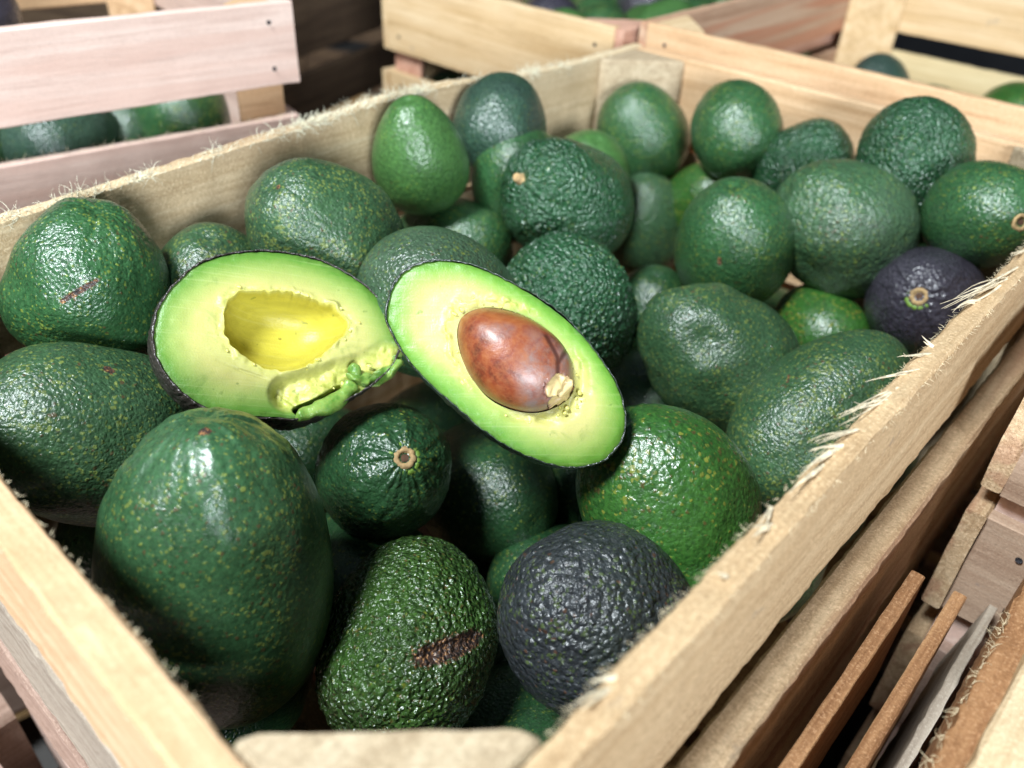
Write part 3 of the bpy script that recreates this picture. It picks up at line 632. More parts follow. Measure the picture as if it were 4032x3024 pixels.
# id: (material, rings, segments, lump, pebble, spacing, ridge, stem kind, label)
SPEC = {
 1: ('mid', 130, 170, .0036, .00028, .0032, .0006, None, 'lumpy green avocado with a dark crease and bluish patch, leftmost by the far long side'),
 2: ('speck', 60, 80, .0014, 0, .003, 0, None, 'mostly hidden dull green avocado between the creased one and the pitless half'),
 3: ('speck', 130, 170, .0020, .00022, .0032, .0003, None, 'big dark speckled avocado behind the pitless half, against the far long side'),
 4: ('speck', 130, 170, .0014, .00014, .0030, 0, None, 'green avocado densely speckled yellow, at the left edge beside the near end slat'),
 5: ('smooth', 170, 220, .0010, .00006, .0030, .0008, None, 'largest pear-shaped avocado at the front left with a ridged top, half in shadow'),
 6: ('deep', 200, 260, .0018, .00060, .0036, .0013, 'button', 'wrinkled green avocado facing its round cork stem scar outward below the halves'),
 7: ('deep', 80, 110, .0016, .0002, .003, 0, 'flat', 'avocado in deep shadow under the half with the pit, orange stem scar showing'),
 8: ('olive', 260, 330, .0022, .00130, .0033, 0, None, 'pebbly olive avocado with a long brown gash in its skin, front middle'),
 9: ('black', 220, 280, .0022, .00075, .0042, 0, None, 'blackish purple avocado resting by the splintered rim at the front'),
 10: ('bright', 150, 200, .0020, .00022, .0032, .0004, None, 'bright green avocado with yellow dots lying right below the half with the pit'),
 11: ('speck', 150, 200, .0014, .00022, .0028, 0, None, 'long oval avocado lying along the splintered rim'),
 12: ('speck', 130, 170, .0034, .00030, .0030, 0, None, 'dented speckled green avocado between the pit half and the long oval avocado'),
 13: ('deep', 60, 80, .0016, 0, .003, 0, None, 'small green avocado peeping out between the pebbled one and the dented one'),
 14: ('rough', 260, 330, .0012, .00170, .0027, 0, None, 'strongly pebbled dark green avocado just behind the half with the pit'),
 15: ('greyg', 110, 150, .0012, .00020, .0028, 0, None, 'dull green avocado rising between the two cut halves'),
 16: ('mid', 90, 120, .0018, .0002, .0032, 0, None, 'low green avocado between the big speckled one and the one with a stem peg'),
 17: ('rough', 150, 200, .0016, .00040, .0034, .0016, 'peg', 'large green avocado with a brown stem peg and wrinkles round it, centre of the heap'),
 18: ('mid', 90, 120, .0018, .0003, .0032, 0, None, 'round green avocado half hidden behind the one with the stem peg'),
 19: ('light', 90, 120, .0010, .0001, .003, 0, None, 'light green tall pear-shaped avocado against the far long side'),
 20: ('slate', 90, 120, .0020, .0003, .0034, 0, None, 'slate grey-green avocado by the far long side, highest at the back'),
 21: ('mid', 90, 120, .0010, .0001, .003, 0, None, 'smooth green avocado in front of the far corner post'),
 22: ('mid', 110, 150, .0014, .0006, .0032, 0, None, 'roundish rough avocado against the far end slat, right of the corner post'),
 23: ('light', 50, 70, .0010, 0, .003, 0, None, 'tiny visible cap of a light green avocado left of the smooth one at the post'),
 24: ('greyg', 90, 120, .0012, .0002, .003, 0, None, 'olive speckled avocado deep in the heap right of the one with the stem peg'),
 25: ('bright', 90, 120, .0010, .0002, .003, 0, 'peg', 'small bright green avocado with an orange stem nub in the back middle'),
 26: ('mid', 130, 170, .0012, .00014, .0032, 0, None, 'round speckled avocado with one dark pit mark, right of centre'),
 27: ('rough', 110, 150, .0014, .0005, .003, 0, None, 'oval pebbled avocado lying aslant by the middle of the far end slat'),
 28: ('greyg', 170, 220, .0024, .00060, .0034, 0, None, 'big grey-green rough avocado with scuffed skin, right part of the heap'),
 29: ('rough', 170, 220, .0020, .00075, .0040, 0, None, 'shiny knobbly avocado against the far end slat near the right frame edge'),
 30: ('mid', 110, 150, .0012, .0002, .003, 0, 'button', 'smooth green avocado at the right frame edge with its stem scar at the side'),
 31: ('purple', 110, 150, .0012, .0003, .003, .0012, 'button', 'black avocado with a golden stem scar beside the right-hand rim'),
 32: ('bright', 70, 90, .0012, .0002, .003, 0, None, 'yellowish green avocado low in the gap above the long oval one'),
 33: ('deep', 50, 70, .0012, 0, .003, 0, None, 'sliver of a dark avocado behind the black one with the golden scar'),
 34: ('deep', 50, 70, .0012, 0, .003, 0, None, 'dark green avocado low at the bottom beside the near corner post'),
 35: ('deep', 50, 70, .0012, 0, .003, 0, None, 'barely lit avocado deep in the gap behind the gashed one'),
}
AVG = 'whole avocados heaped in the near crate'
def make_avocado(n, W_, a, R, asp, pear, spec, group):
    mk, nt, nph, lump, peb, spc, ridge, sk, label = spec
    P, F, tri, ztop = avo_geo(R * .97, asp, pear, nt, nph, n, lump, peb, spc, ridge)
    q = Vector(a).to_track_quat('Z', 'Y').to_matrix().to_4x4(); q = Matrix.Translation(W_) @ q @ Matrix.Rotation(n * 1.7, 4, 'Z')
    M = np.array(q); PW = P @ M[:3, :3].T + M[:3, 3]
    scar = np.zeros(len(P)); blue = np.zeros(len(P)); invR = np.linalg.inv(M[:3, :3])
    for (kind, a0, a1, w) in SC.get(n, []):
        cw = np.array(W_); rad = np.linalg.norm((np.array(a0) + np.array(a1)) / 2 - cw)
        PD = PW - cw; PD = cw + PD / (np.linalg.norm(PD, axis=1)[:, None] + 1e-9) * rad
        d, tt = seg_dist(PD, a0, a1)
        if kind in ('bump', 'dent'):
            N = P / (np.array([R, R, R * asp]) ** 2); N /= np.linalg.norm(N, axis=1)[:, None] + 1e-12
            P = P + N * ((1 if kind == 'bump' else -1) * .0035 * np.exp(-(d / w) ** 2))[:, None]; continue
        if kind == 'blue': blue = np.maximum(blue, np.exp(-(d / w) ** 2)); continue
        if kind == 'slash': w_ = w * (.35 + .65 * np.sin(np.clip(tt, 0, 1) * PI) ** .6)
        else: w_ = w
        m = np.clip(1.25 - d / w_ * .7, 0, 1); scar = np.maximum(scar, m)
        if kind in ('slash', 'dark'):
            dep = (.0022 if kind == 'slash' else .0008) * np.exp(-(d / (w_ * .8)) ** 2)
            N = P / (np.array([R, R, R * asp]) ** 2); N /= np.linalg.norm(N, axis=1)[:, None] + 1e-12
            P = P - N * dep[:, None]
    me = mixed_mesh('avocado', P, F, tri, MATS[mk], {'scar': scar, 'blue': blue})
    if sk is None:
        o = obj('avocado', me); o.matrix_world = q; root = o
        obj_tip(o, P[-1])
    else:
        o = obj('avocado', me); o.matrix_world = q; root = o
        stem_parts(o, float(P[-1][2]) - .0002, sk, R)
    tag(root, label, 'avocado', group); return root
def obj_tip(o, p): pass
for n, (W_, a, R, asp, pear) in AV.items():
    make_avocado(n, W_, a, R, asp, pear, SPEC[n], AVG)
# lower layer inside the near crate: glimpsed through the gaps
k = 0
low_pts = [(.045, .045), (.12, .165), (.20, .10), (.27, .045), (.26, .13), (.34, .055), (.34, .15), (.42, .05), (.42, .13), (.49, .05), (.49, .15), (.06, .27), (.15, .26), (.23, .24), (.32, .30), (.40, .22), (.05, .18), (.205, .165), (.165, .10), (.12, .075)]
filler = None
for (x, y) in low_pts:
    z = (.40 if k < 18 else .375) + .012 * math.sin(k * 2.3)
    if filler is None:
        P, F, tri, _ = avo_geo(.036, 1.22, .1, 40, 56, 77, .0016); filler = mixed_mesh('avocado', P, F, tri, MATS['deep'], {'scar': np.zeros(len(P))})
    o = obj('avocado', filler); o.location = (x, y, z); o.rotation_euler = (k * 1.1, PI / 2 + .3 * math.sin(k), k * 2.1)
    tag(o, 'shadowed avocado of the lower layer, seen only through gaps between the upper ones', 'avocado', 'lower layer avocados in the near crate'); k += 1

# avocados in the neighbouring crates (out of focus)
bgm = {}
def bg_avo(loc, rot, mat, label, group, R=.034, s=1.0):
    if mat not in bgm:
        P, F, tri, _ = avo_geo(.034, 1.22, .12, 56, 80, 31 + len(bgm), .0018, .0002, .0035); bgm[mat] = mixed_mesh('avocado', P, F, tri, MATS[mat], {'scar': np.zeros(len(P))})
    o = obj('avocado', bgm[mat]); o.location = loc; o.rotation_euler = rot; o.scale = (s, s, s); tag(o, label, 'avocado', group); return o
GB = 'avocados filling the yellow pine crate at the back'
kinds = [('light', 'light green avocado in the yellow crate at the back'), ('mid', 'mid green avocado in the yellow crate at the back'), ('deep', 'deep green avocado in the yellow crate at the back'), ('purple', 'black-purple avocado in the yellow crate at the back'), ('slate', 'greyish avocado in the yellow crate at the back')]
order = [1, 0, 4, 1, 0, 1, 3, 1, 1, 0, 1, 2, 0, 1, 3, 0, 1, 0, 1, 1, 0, 1, 4, 1]
k = 0
for ix in range(6):
    for iy in range(4):
        x = .598 + ix * .078 + random.uniform(-.008, .008); y = .398 + iy * .066 + random.uniform(-.006, .006)
        m, lb = kinds[order[k]]; k += 1
        bg_avo((x, y, .508 + random.uniform(-.008, .014) + .010 * math.sin(ix * 1.3 + iy)), (random.uniform(0, 6), random.uniform(.5, 1.6), random.uniform(0, 6)), m, lb, 'avocados filling the yellow pine crate at the back: ' + m)
for ix in range(6):
    for iy in range(4):
        bg_avo((.600 + ix * .078, .396 + iy * .066, .438), (ix * 2.0, 1.4, iy * 1.7 + ix), 'deep', 'deep green avocado in the yellow crate at the back', 'avocados filling the yellow pine crate at the back: deep')
bg_avo((.80, .227, .492), (.3, .5, 1.0), 'slate', 'grey-green avocado leaning on the far corner post of the nearly empty crate', None, s=.95)
bg_avo((.845, .186, .480), (1.2, 1.3, .4), 'mid', 'small green avocado low beside the pale yellow slat in the nearly empty crate', None, s=.72)
bg_avo((.805, .104, .496), (.4, 1.5, 1.2), 'bright', 'green avocado in the nearly empty crate at the right frame edge', None, s=1.05)
for kk, (x, y, z) in enumerate([(.62, .28, .42), (.70, .20, .43), (.76, .29, .42), (.62, .12, .42), (.72, .05, .43), (.85, .29, .42), (.64, -.04, .42), (.80, -.02, .43), (.84, -.12, .43), (.66, -.14, .42)]):
    bg_avo((x, y, z), (kk * 1.3, 1.4, kk * 2.2), 'deep', 'deep green avocado at the bottom of the nearly empty crate', 'bottom avocados in the nearly empty crate')
bg_avo((.172, .538, .512), (.2, 1.4, .5), 'slate', 'bluish grey avocado seen through the slot of the pink crate, left one', None, s=.92)
bg_avo((.252, .524, .520), (.9, 1.3, 2.2), 'mid', 'green avocado seen through the slot of the pink crate beside its corner post', None, s=.95)
bg_avo((.212, .538, .482), (.4, 1.2, 1.3), 'light', 'lighter green avocado low between two others behind the slot of the pink crate', None, s=.80)
bg_avo((.10, .560, .505), (.4, 1.2, 1.3), 'deep', 'dark avocado at the left frame edge behind the slot of the pink crate', None, s=.9)
for kk in range(10):
    bg_avo((.02 + .052 * (kk % 5) + .02 * (kk // 5), .60 + .07 * (kk // 5) - .01 * (kk % 5), .505 + .008 * math.sin(kk)), (kk, 1.2, kk * 2.0), 'deep', 'avocado deeper inside the pink crate', 'avocados deep inside the pink crate')
bg_avo((.155, .585, .585), (.4, .9, 1.3), 'purple', 'blackish avocado topping the fruit in the pink crate', None, s=.8)

# ------------------------------------------------------------------ the two cut halves
H1 = {'C': [0.1155, 0.2017, 0.5372], 'ex': [0.81, -0.5256, -0.2602], 'ey': [0.5561, 0.5472, 0.6256], 'n': [-0.1865, -0.6514, 0.7355], 'outline': [(-46.7, -3.3), (-44.9, 6.4), (-40.0, 15.8), (-32.3, 24.4), (-22.2, 30.1), (-9.9, 33.7), (3.1, 34.9), (16.6, 33.8), (28.6, 29.2), (37.9, 23.3), (44.9, 16.4), (49.3, 8.6), (51.3, -0.6), (48.4, -9.2), (41.7, -16.4), (33.3, -23.8), (21.4, -31.4), (9.8, -35.7), (2.6, -35.9), (-7.9, -36.3), (-19.9, -35.7), (-28.6, -32.3), (-36.6, -26.6), (-42.7, -19.2), (-46.1, -11.7)], 'cavity': [(-20.4, -0.8), (-20.8, 7.0), (-18.9, 12.2), (-16.0, 15.6), (-8.5, 15.8), (-1.3, 17.3), (6.2, 17.0), (11.9, 15.8), (18.7, 14.7), (24.6, 12.1), (29.7, 8.6), (28.3, 5.2), (26.2, 1.4), (19.9, -6.4), (13.7, -12.1), (8.4, -15.7), (-0.6, -16.7), (-6.0, -15.4), (-12.5, -11.9), (-18.0, -8.2)], 'torn': [(6.4, -25.5), (16.2, -21.6), (27.2, -16.5), (36.6, -12.5), (46.2, -6.3)], 'slit': [(10.9, -31.6), (18.4, -27.8), (27.0, -21.1)], 'strip': [(9.7, -34.0), (15.9, -31.9), (21.3, -29.5), (26.7, -25.8), (29.7, -21.6), (31.8, -17.4), (32.4, -14.0), (30.1, -10.2)], 'strip2': [(29.3, -13.3), (34.5, -16.4), (39.7, -16.6), (45.5, -13.1), (49.5, -7.4), (51.3, -1.6)], 'ridge': [(-21.8, -14.9), (-12.9, -18.0), (-3.0, -20.4), (4.6, -25.7), (9.3, -29.1)]}
H2 = {'C': [0.1566, 0.1096, 0.5479], 'ex': [0.7125, -0.7017, -0.0034], 'ey': [0.4754, 0.4792, 0.7378], 'n': [-0.516, -0.5273, 0.675], 'outline': [(-47.5, 15.3), (-46.8, 24.0), (-44.1, 31.0), (-39.0, 35.8), (-31.4, 38.1), (-22.8, 38.1), (-12.4, 35.6), (-2.1, 30.8), (8.3, 24.8), (17.8, 17.9), (25.9, 10.2), (32.9, 1.5), (38.4, -8.0), (41.3, -17.4), (41.2, -25.1), (38.0, -31.9), (31.9, -37.0), (22.5, -39.2), (12.3, -37.9), (1.3, -33.4), (-8.8, -27.5), (-18.1, -20.3), (-27.4, -11.9), (-36.0, -3.4), (-42.5, 5.1)], 'pit': [(-21.2, 7.9), (-20.9, 14.0), (-18.4, 17.8), (-12.4, 20.2), (-4.6, 19.9), (3.1, 17.7), (10.9, 13.5), (16.9, 8.3), (21.2, 1.4), (22.3, -6.4), (21.6, -11.5), (17.6, -15.3), (11.6, -18.1), (4.8, -18.8), (-2.9, -17.1), (-9.7, -13.4), (-14.8, -7.5), (-19.1, 0.2)], 'tip': [(15.9, -11.6), (11.6, -13.6)], 'piton': [(21.9, -13.2)]}
def flesh_material(name, edge, mid, core, cav):
    t = NT(name); v = t.coords(rnd=False)
    a = t.n('ShaderNodeAttribute', attribute_name='inward'); c = t.n('ShaderNodeAttribute', attribute_name='cavity'); tn = t.n('ShaderNodeAttribute', attribute_name='torn')
    wob = t.math('MULTIPLY', t.math('SUBTRACT', t.noise(v, 60, 4, .6), .5), .16)
    wob2 = t.math('MULTIPLY', t.math('SUBTRACT', t.noise(v, 300, 3, .6), .5), .06)
    x = t.math('ADD', t.math('ADD', a.outputs['Fac'], wob), wob2)
    col = t.ramp(x, [(0.0, (0.06, 0.17, 0.03)), (0.035, tuple(q * .8 for q in edge)), (0.10, edge), (0.27, mid), (0.52, core), (1.0, tuple(min(1, q * 1.03) for q in core))])
    # olive bruises and faint strands
    br = t.ramp(t.noise(v, 95, 4, .6, .6), [(0.60, (0, 0, 0)), (0.70, (1, 1, 1))])
    col = t.mix(t.math('MULTIPLY', br, .30), col, tuple(q * .72 for q in edge))
    st = t.n('ShaderNodeMapping'); st.inputs['Scale'].default_value = (60, 320, 60); st.inputs['Rotation'].default_value = (0, 0, .6); t.l(v, st.inputs[0])
    sn = t.ramp(t.noise(st.outputs[0], 1, 4, .6, .4), [(0.60, (0, 0, 0)), (0.74, (1, 1, 1))])
    col = t.mix(t.math('MULTIPLY', sn, .22), col, tuple(q * .8 for q in mid))
    tor = t.ramp(t.noise(v, 260, 4, .65), [(0.35, (0.42, 0.44, 0.07)), (0.6, (0.70, 0.68, 0.20))])
    col = t.mix(t.math('MULTIPLY', tn.outputs['Fac'], .7), col, tor)
    cst = t.n('ShaderNodeMapping'); cst.inputs['Scale'].default_value = (40, 260, 260); t.l(v, cst.inputs[0])
    cn = t.noise(cst.outputs[0], 1, 3, .6, .5)
    cc = t.ramp(cn, [(0.3, tuple(q * .80 for q in cav)), (0.65, cav)])
    col = t.mix(c.outputs['Fac'], col, cc)
    dm = t.n('ShaderNodeMapping'); dm.inputs['Rotation'].default_value = (0, 0, -.7); dm.inputs['Scale'].default_value = (18, 700, 18); t.l(v, dm.inputs[0]); dn = t.noise(dm.outputs[0], 1, 3, .6, .3)
    col = t.mix(t.math('MULTIPLY', t.ramp(dn, [(0.58, (0, 0, 0)), (0.70, (1, 1, 1))]), .09), col, (.75, .78, .42))
    dk = t.noise(v, 240, 2, .5); col = t.mix(t.math('MULTIPLY', t.ramp(dk, [(0.70, (0, 0, 0)), (0.74, (1, 1, 1))]), .45), col, tuple(q * .55 for q in edge))
    sl = t.n('ShaderNodeAttribute', attribute_name='slit'); col = t.mix(t.ramp(sl.outputs['Fac'], [(.35, (0, 0, 0)), (.6, (1, 1, 1))]), col, (0.012, 0.022, 0.008))
    t.l(col, t.b.inputs['Base Color'])
    t.b.inputs['Roughness'].default_value = .36; t.b.inputs['Specular IOR Level'].default_value = .35
    t.b.inputs['Subsurface Weight'].default_value = .25; t.b.inputs['Subsurface Radius'].default_value = (1, .9, .3); t.b.inputs['Subsurface Scale'].default_value = .0025
    h = t.noise(v, 350, 4, .7)
    nb = t.bump(h, .28, .0006); nb = t.bump(dn, .25, .0005, nb); nb = t.bump(t.noise(v, 1500, 2, .6), .35, .0003, nb)
    t.l(nb, t.b.inputs['Normal']); return t.m
M_FL1 = flesh_material('avocado_flesh_left', (0.10, 0.23, 0.032), (0.25, 0.34, 0.085), (0.43, 0.42, 0.14), (0.50, 0.44, 0.055))
M_FL2 = flesh_material('avocado_flesh_right', (0.12, 0.28, 0.035), (0.28, 0.39, 0.09), (0.50, 0.47, 0.17), (0.52, 0.44, 0.10))

def polar_outline(pts, c, phis):
    """smooth periodic radius of an outline around c"""
    P = np.array(pts, float) / 1000.0; n = len(P)
    # Catmull-Rom densify
    D = []
    for i in range(n):
        p0, p1, p2, p3 = P[i - 1], P[i], P[(i + 1) % n], P[(i + 2) % n]
        for s in np.linspace(0, 1, 12, endpoint=False):
            D.append(.5 * ((2 * p1) + (-p0 + p2) * s + (2 * p0 - 5 * p1 + 4 * p2 - p3) * s * s + (-p0 + 3 * p1 - 3 * p2 + p3) * s ** 3))
    D = np.array(D) - c; a = np.arctan2(D[:, 1], D[:, 0]); r = np.hypot(D[:, 0], D[:, 1]); o = np.argsort(a)
    a = a[o]; r = r[o]
    return np.interp(phis, np.concatenate([a - 2 * PI, a, a + 2 * PI]), np.concatenate([r, r, r]))

def half_frame(H, name, label):
    root = empty(name); root.matrix_world = Matrix(((H['ex'][0], H['ey'][0], H['n'][0], H['C'][0]), (H['ex'][1], H['ey'][1], H['n'][1], H['C'][1]), (H['ex'][2], H['ey'][2], H['n'][2], H['C'][2]), (0, 0, 0, 1)))
    tag(root, label, 'avocado half', 'cut avocado halves'); return root

def build_half(H, root, hollow, center, inner, M_FL, skin_mat, depth, cavdepth, so, cap_off=(0, 0), bulge=0.0):
    nph = 360; ph = np.arange(nph) / nph * 2 * PI - PI; c = np.array(center) / 1000.0
    ro = polar_outline(H['outline'], c, ph); ri = polar_outline(inner, c, ph)
    u = np.stack([np.cos(ph), np.sin(ph)], 1)
    k_ = np.exp(-(np.arange(-40, 41) / (11.0 if hollow else 4.0)) ** 2); k_ /= k_.sum(); ri = np.convolve(np.concatenate([ri, ri, ri]), k_, 'same')[nph:2 * nph]
    rag = vnoise(np.stack([u[:, 0] * 1, u[:, 1] * 1, 0 * ph], 1), 9, so) * .0009 + vnoise(np.stack([u[:, 0], u[:, 1], 0 * ph], 1), 28, so) * .00012
    ri = ri + (rag * .8 if hollow else 0)
    ni, no = (46, 80)
    S = np.concatenate([np.linspace(0.02, 1, ni), 1 + np.linspace(0, 1, no + 1)[1:] ** 1.25])
    S[-1] = 2.0
    rows = []
    for s in S:
        r = ri * s if s <= 1 else ri + (ro * .985 - ri) * (s - 1)
        rows.append(c + u * r[:, None])
    XY = np.array(rows); nr = len(S); X = XY[:, :, 0].ravel(); Y = XY[:, :, 1].ravel(); SS = np.repeat(S, nph); RI = np.tile(ri, nr); RO = np.tile(ro, nr)
    P = np.stack([X, Y, np.zeros_like(X)], 1)
    rr = np.hypot(X - c[0], Y - c[1])
    z = vnoise(P, 40, so) * .0005 + vnoise(P, 220, so) * .00014
    # gentle roll-off at the rind
    edge = (RO - rr); z -= .0012 * np.exp(-edge / .0018)
    z += vnoise(P, 500, so + 3) * .0003 * np.exp(-edge / .003)
    inwd = np.clip(edge / .030, 0, 1)
    slit = np.zeros(len(P)); cav = np.zeros(len(P)); torn = np.zeros(len(P))
    q = rr / RI
    ker = np.exp(-(np.arange(-60, 61) / 24.0) ** 2); ker /= ker.sum()
    rsm = np.convolve(np.concatenate([ri, ri, ri]), ker, 'same')[nph:2 * nph]; RS = np.tile(rsm, nr)
    wq = np.clip(q, 0, 1) ** 10; q2 = rr / (RS * (1 - wq) + RI * wq)
    if hollow:
        inside = q < 1
        z = np.where(inside, -cavdepth * np.sqrt(np.clip(1 - q2 ** 2.4, 0, 1)) + z * .6, z)
        cav = np.clip((1.03 - q) * 20, 0, 1)
        band = np.exp(-((q - 1.07) / .07) ** 2)
        angc = np.arctan2(Y - c[1], X - c[0]); rough_side = .35 + .65 * np.clip(np.maximum(np.cos(angc - 3.0), np.cos(angc - .25)) * 1.5 - .3, 0, 1)
        z += band * rough_side * (np.clip(vnoise(P, 170, so + 7), -.15, 1) * .0022 + vnoise(P, 480, so + 1) * .0004) * (q > .98)
        torn = np.maximum(torn, band * .35)
        # torn, scooped part beside the cavity
        def segs(pts, rad):
            m = np.zeros(len(P)); pp = [(x / 1000., y / 1000., 0) for x, y in pts]
            P0 = P.copy(); P0[:, 2] = 0
            for a, b in zip(pp[:-1], pp[1:]):
                d, _ = seg_dist(P0, a, b); m = np.maximum(m, np.clip(1.6 - d / rad, 0, 1))
            return m
        m = segs(H['torn'], .0058 ) * (q > 1.02); ms = m * m * (3 - 2 * m)
        z -= ms * (.0036 + vnoise(P, 95, so + 5) * .0030 + np.clip(vnoise(P, 210, so + 8), -.3, .5) * .0013 + vnoise(P, 520, so + 8) * .0005)
        torn = np.maximum(torn, ms)
        m = segs(H['slit'], .0016); z -= m * .012; slit = m
        m = segs(H['ridge'], .0005) * (q > 1.0); z -= m * (.0004 + vnoise(P, 200, so + 5) * .0006)
    else:
        inside = q < 1
        z = np.where(inside, -cavdepth * np.sqrt(np.clip(1 - q ** 2, 0, 1)), z)
        band = np.exp(-((q - 1.0) / .10) ** 2); z -= band * .0006 * (q > 1)
        ang = np.arctan2(Y - c[1], X - c[0])
        b2 = np.exp(-((q - 1.16) / .09) ** 2) * np.clip(np.cos(ang - 2.4) * 1.4 - .2, 0, 1)
        z += b2 * (np.clip(vnoise(P, 420, so + 7), -.3, 1) * .0018 + .0004); torn = np.maximum(torn, b2 * .8)
        b3 = np.exp(-((q - 1.14) / .10) ** 2) * np.clip(np.cos(ang + .75) * 2.2 - 1.0, 0, 1)
        z += b3 * (vnoise(P, 300, so + 9) * .0018 - .0016); torn = np.maximum(torn, b3 * .35)
        cav = np.clip((1.0 - q) * 8, 0, 1)
    P[:, 2] = z
    i = np.arange(nr - 1)[:, None] * nph; j = np.arange(nph)[None]; j2 = (j + 1) % nph
    F = np.stack([i + j, i + j2, i + nph + j2, i + nph + j], -1).reshape(-1, 4)
    P = np.vstack([P, [[c[0], c[1], P[:nph, 2].mean()]]]); ci = len(P) - 1
    tri = [(ci, (k + 1) % nph, k) for k in range(nph)]; tri = [(a, d, b) for a, b, d in tri]
    ap = lambda v_: np.append(v_, v_[0])
    me = mixed_mesh('flesh', P, F[:, ::1], tri, M_FL, {'inward': np.append(inwd, 1), 'cavity': np.append(cav, cav[0]), 'torn': np.append(torn, 0), 'slit': np.append(slit, 0)})
    obj('flesh', me, root)
    # rind: a domed shell under the cut with its edge just proud of the flesh
    o2 = np.array(cap_off) / 1000.0; cc = c + o2
    ro2 = polar_outline(H['outline'], cc, ph)
    T = [(-1, .983, .0001), (-.5, .992, .0006)] + [(t_, None, None) for t_ in np.linspace(0, PI / 2, 44)]
    rows = []
    for (t_, k1, k2) in T:
        if k1 is not None: rr_ = ro2 * k1; zz = np.full(nph, k2)
        else:
            rr_ = ro2 * (np.cos(t_) ** .92) + .0022 * np.sin(t_ * 2) ** 1 + (bulge * np.clip(-(u[:, 0] * .6 + u[:, 1] * .8), 0, 1) * np.sin(t_ * 2)); zz = np.full(nph, -depth * np.sin(t_))
        rows.append(np.concatenate([cc + u * rr_[:, None], zz[:, None]], 1))
    P = np.array(rows).reshape(-1, 3); nr = len(T)
    P2 = P.copy(); nn = P2 - np.array([cc[0], cc[1], 0]); nn /= np.linalg.norm(nn, axis=1)[:, None] + 1e-9
    P += nn * ((vnoise(P, 60, so) * .0008 + np.clip(.7 - worley(P, 330, so), -.2, .7) * .0007 + vnoise(P, 600, so) * .0002))[:, None]
    i = np.arange(nr - 1)[:, None] * nph
    F = np.stack([i + j, i + nph + j, i + nph + j2, i + j2], -1).reshape(-1, 4)
    obj('rind', np_mesh('rind', P, F, skin_mat, attrs={'scar': np.zeros(len(P)), 'blue': np.zeros(len(P))}), root)
M_RIND1 = avo_material('rind_dark_brown', (0.018, 0.014, 0.013), (0.040, 0.030, 0.026), (0.16, 0.13, 0.09), .35, 420, .6, 480, .38, .3, brown=.4)
M_RIND2 = avo_material('rind_dark_edge', (0.008, 0.016, 0.012), (0.022, 0.034, 0.022), (0.10, 0.12, 0.05), .3, 420, .5, 480, .34, .4, brown=.3)

h1 = half_frame(H1, 'avocado_half', 'left cut avocado half with an empty yellow pit hollow and torn flesh')
cv = np.array(H1['cavity']); c1 = cv.mean(0)
build_half(H1, h1, True, c1, H1['cavity'], M_FL1, M_RIND1, .036, .0185, 3.3, (2, 0), .0045)
h2 = half_frame(H2, 'avocado_half', 'right cut avocado half still holding its big brown pit')
pv = np.array(H2['pit']); c2 = pv.mean(0)
build_half(H2, h2, False, c2, H2['pit'], M_FL2, M_RIND2, .036, .016, 9.1, (4, -3))

# torn strip of green flesh hanging at the lower edge of the left half
def lumpy_tube(pts, rads, sides, mat, name, parent, so, amp=.0006, flat=.7):
    pts = [Vector((x / 1000., y / 1000., z / 1000.)) for x, y, z in pts]
    D = []; Rr = []
    for i in range(len(pts) - 1):
        for s in range(10):
            f_ = s / 10; D.append(pts[i].lerp(pts[i + 1], f_)); Rr.append(rads[i] + (rads[i + 1] - rads[i]) * f_)
    D.append(pts[-1]); Rr.append(rads[-1]); D = [D[max(0, k - 2)] * .25 + D[k] * .5 + D[min(len(D) - 1, k + 2)] * .25 for k in range(len(D))]
    V = []; F = []; m = len(D)
    for k in range(m):
        tg = (D[min(k + 1, m - 1)] - D[max(k - 1, 0)]).normalized(); n_ = Vector((0, 0, 1)); s_ = tg.cross(n_).normalized(); n_ = s_.cross(tg)
        e = min(1, (k + .6) / 3, (m - k - .4) / 3) ** .5
        for q in range(sides):
            a = 2 * PI * q / sides; V.append(D[k] + (s_ * math.cos(a) + n_ * math.sin(a) * flat) * Rr[k] / 1000. * e)
    P = np.array([tuple(v_) for v_ in V]); P += np.stack([vnoise(P, 260, so), vnoise(P, 260, so + 4), vnoise(P, 260, so + 8)], 1) * amp
    for k in range(m - 1):
        for q in range(sides): F.append((k * sides + q, k * sides + (q + 1) % sides, (k + 1) * sides + (q + 1) % sides, (k + 1) * sides + q))
    tri = [(len(P), (q + 1) % sides, q) for q in range(sides)] + [(len(P) + 1, (m - 1) * sides + q, (m - 1) * sides + (q + 1) % sides) for q in range(sides)]
    P = np.vstack([P, P[:sides].mean(0), P[(m - 1) * sides:m * sides].mean(0)])
    return obj(name, mixed_mesh(name, P, np.array(F), tri, mat), parent)
t = NT('torn_green_flesh'); v = t.coords(rnd=False)
t.l(t.ramp(t.noise(v, 200, 4, .6), [(0.35, (0.08, 0.20, 0.025)), (0.65, (0.24, 0.37, 0.08))]), t.b.inputs['Base Color']); t.b.inputs['Roughness'].default_value = .3
t.b.inputs['Subsurface Weight'].default_value = .2; t.b.inputs['Subsurface Scale'].default_value = .002
t.l(t.bump(t.noise(v, 400, 4, .65), .5, .0008), t.b.inputs['Normal']); M_TORN = t.m
sp = H1['strip']
lumpy_tube([(x, y, -.6 - .15 * k) for k, (x, y) in enumerate(sp)][:6], [2.4, 3.2, 3.4, 3.2, 2.8, 2.3], 12, M_TORN, 'torn_flesh', h1, 2.2, .0009, .8)
lumpy_tube([(x, y, -.6) for x, y in sp[5:]], [1.9, 2.4, 2.6], 12, M_TORN, 'torn_flesh', h1, 5.2, .0009, .8)
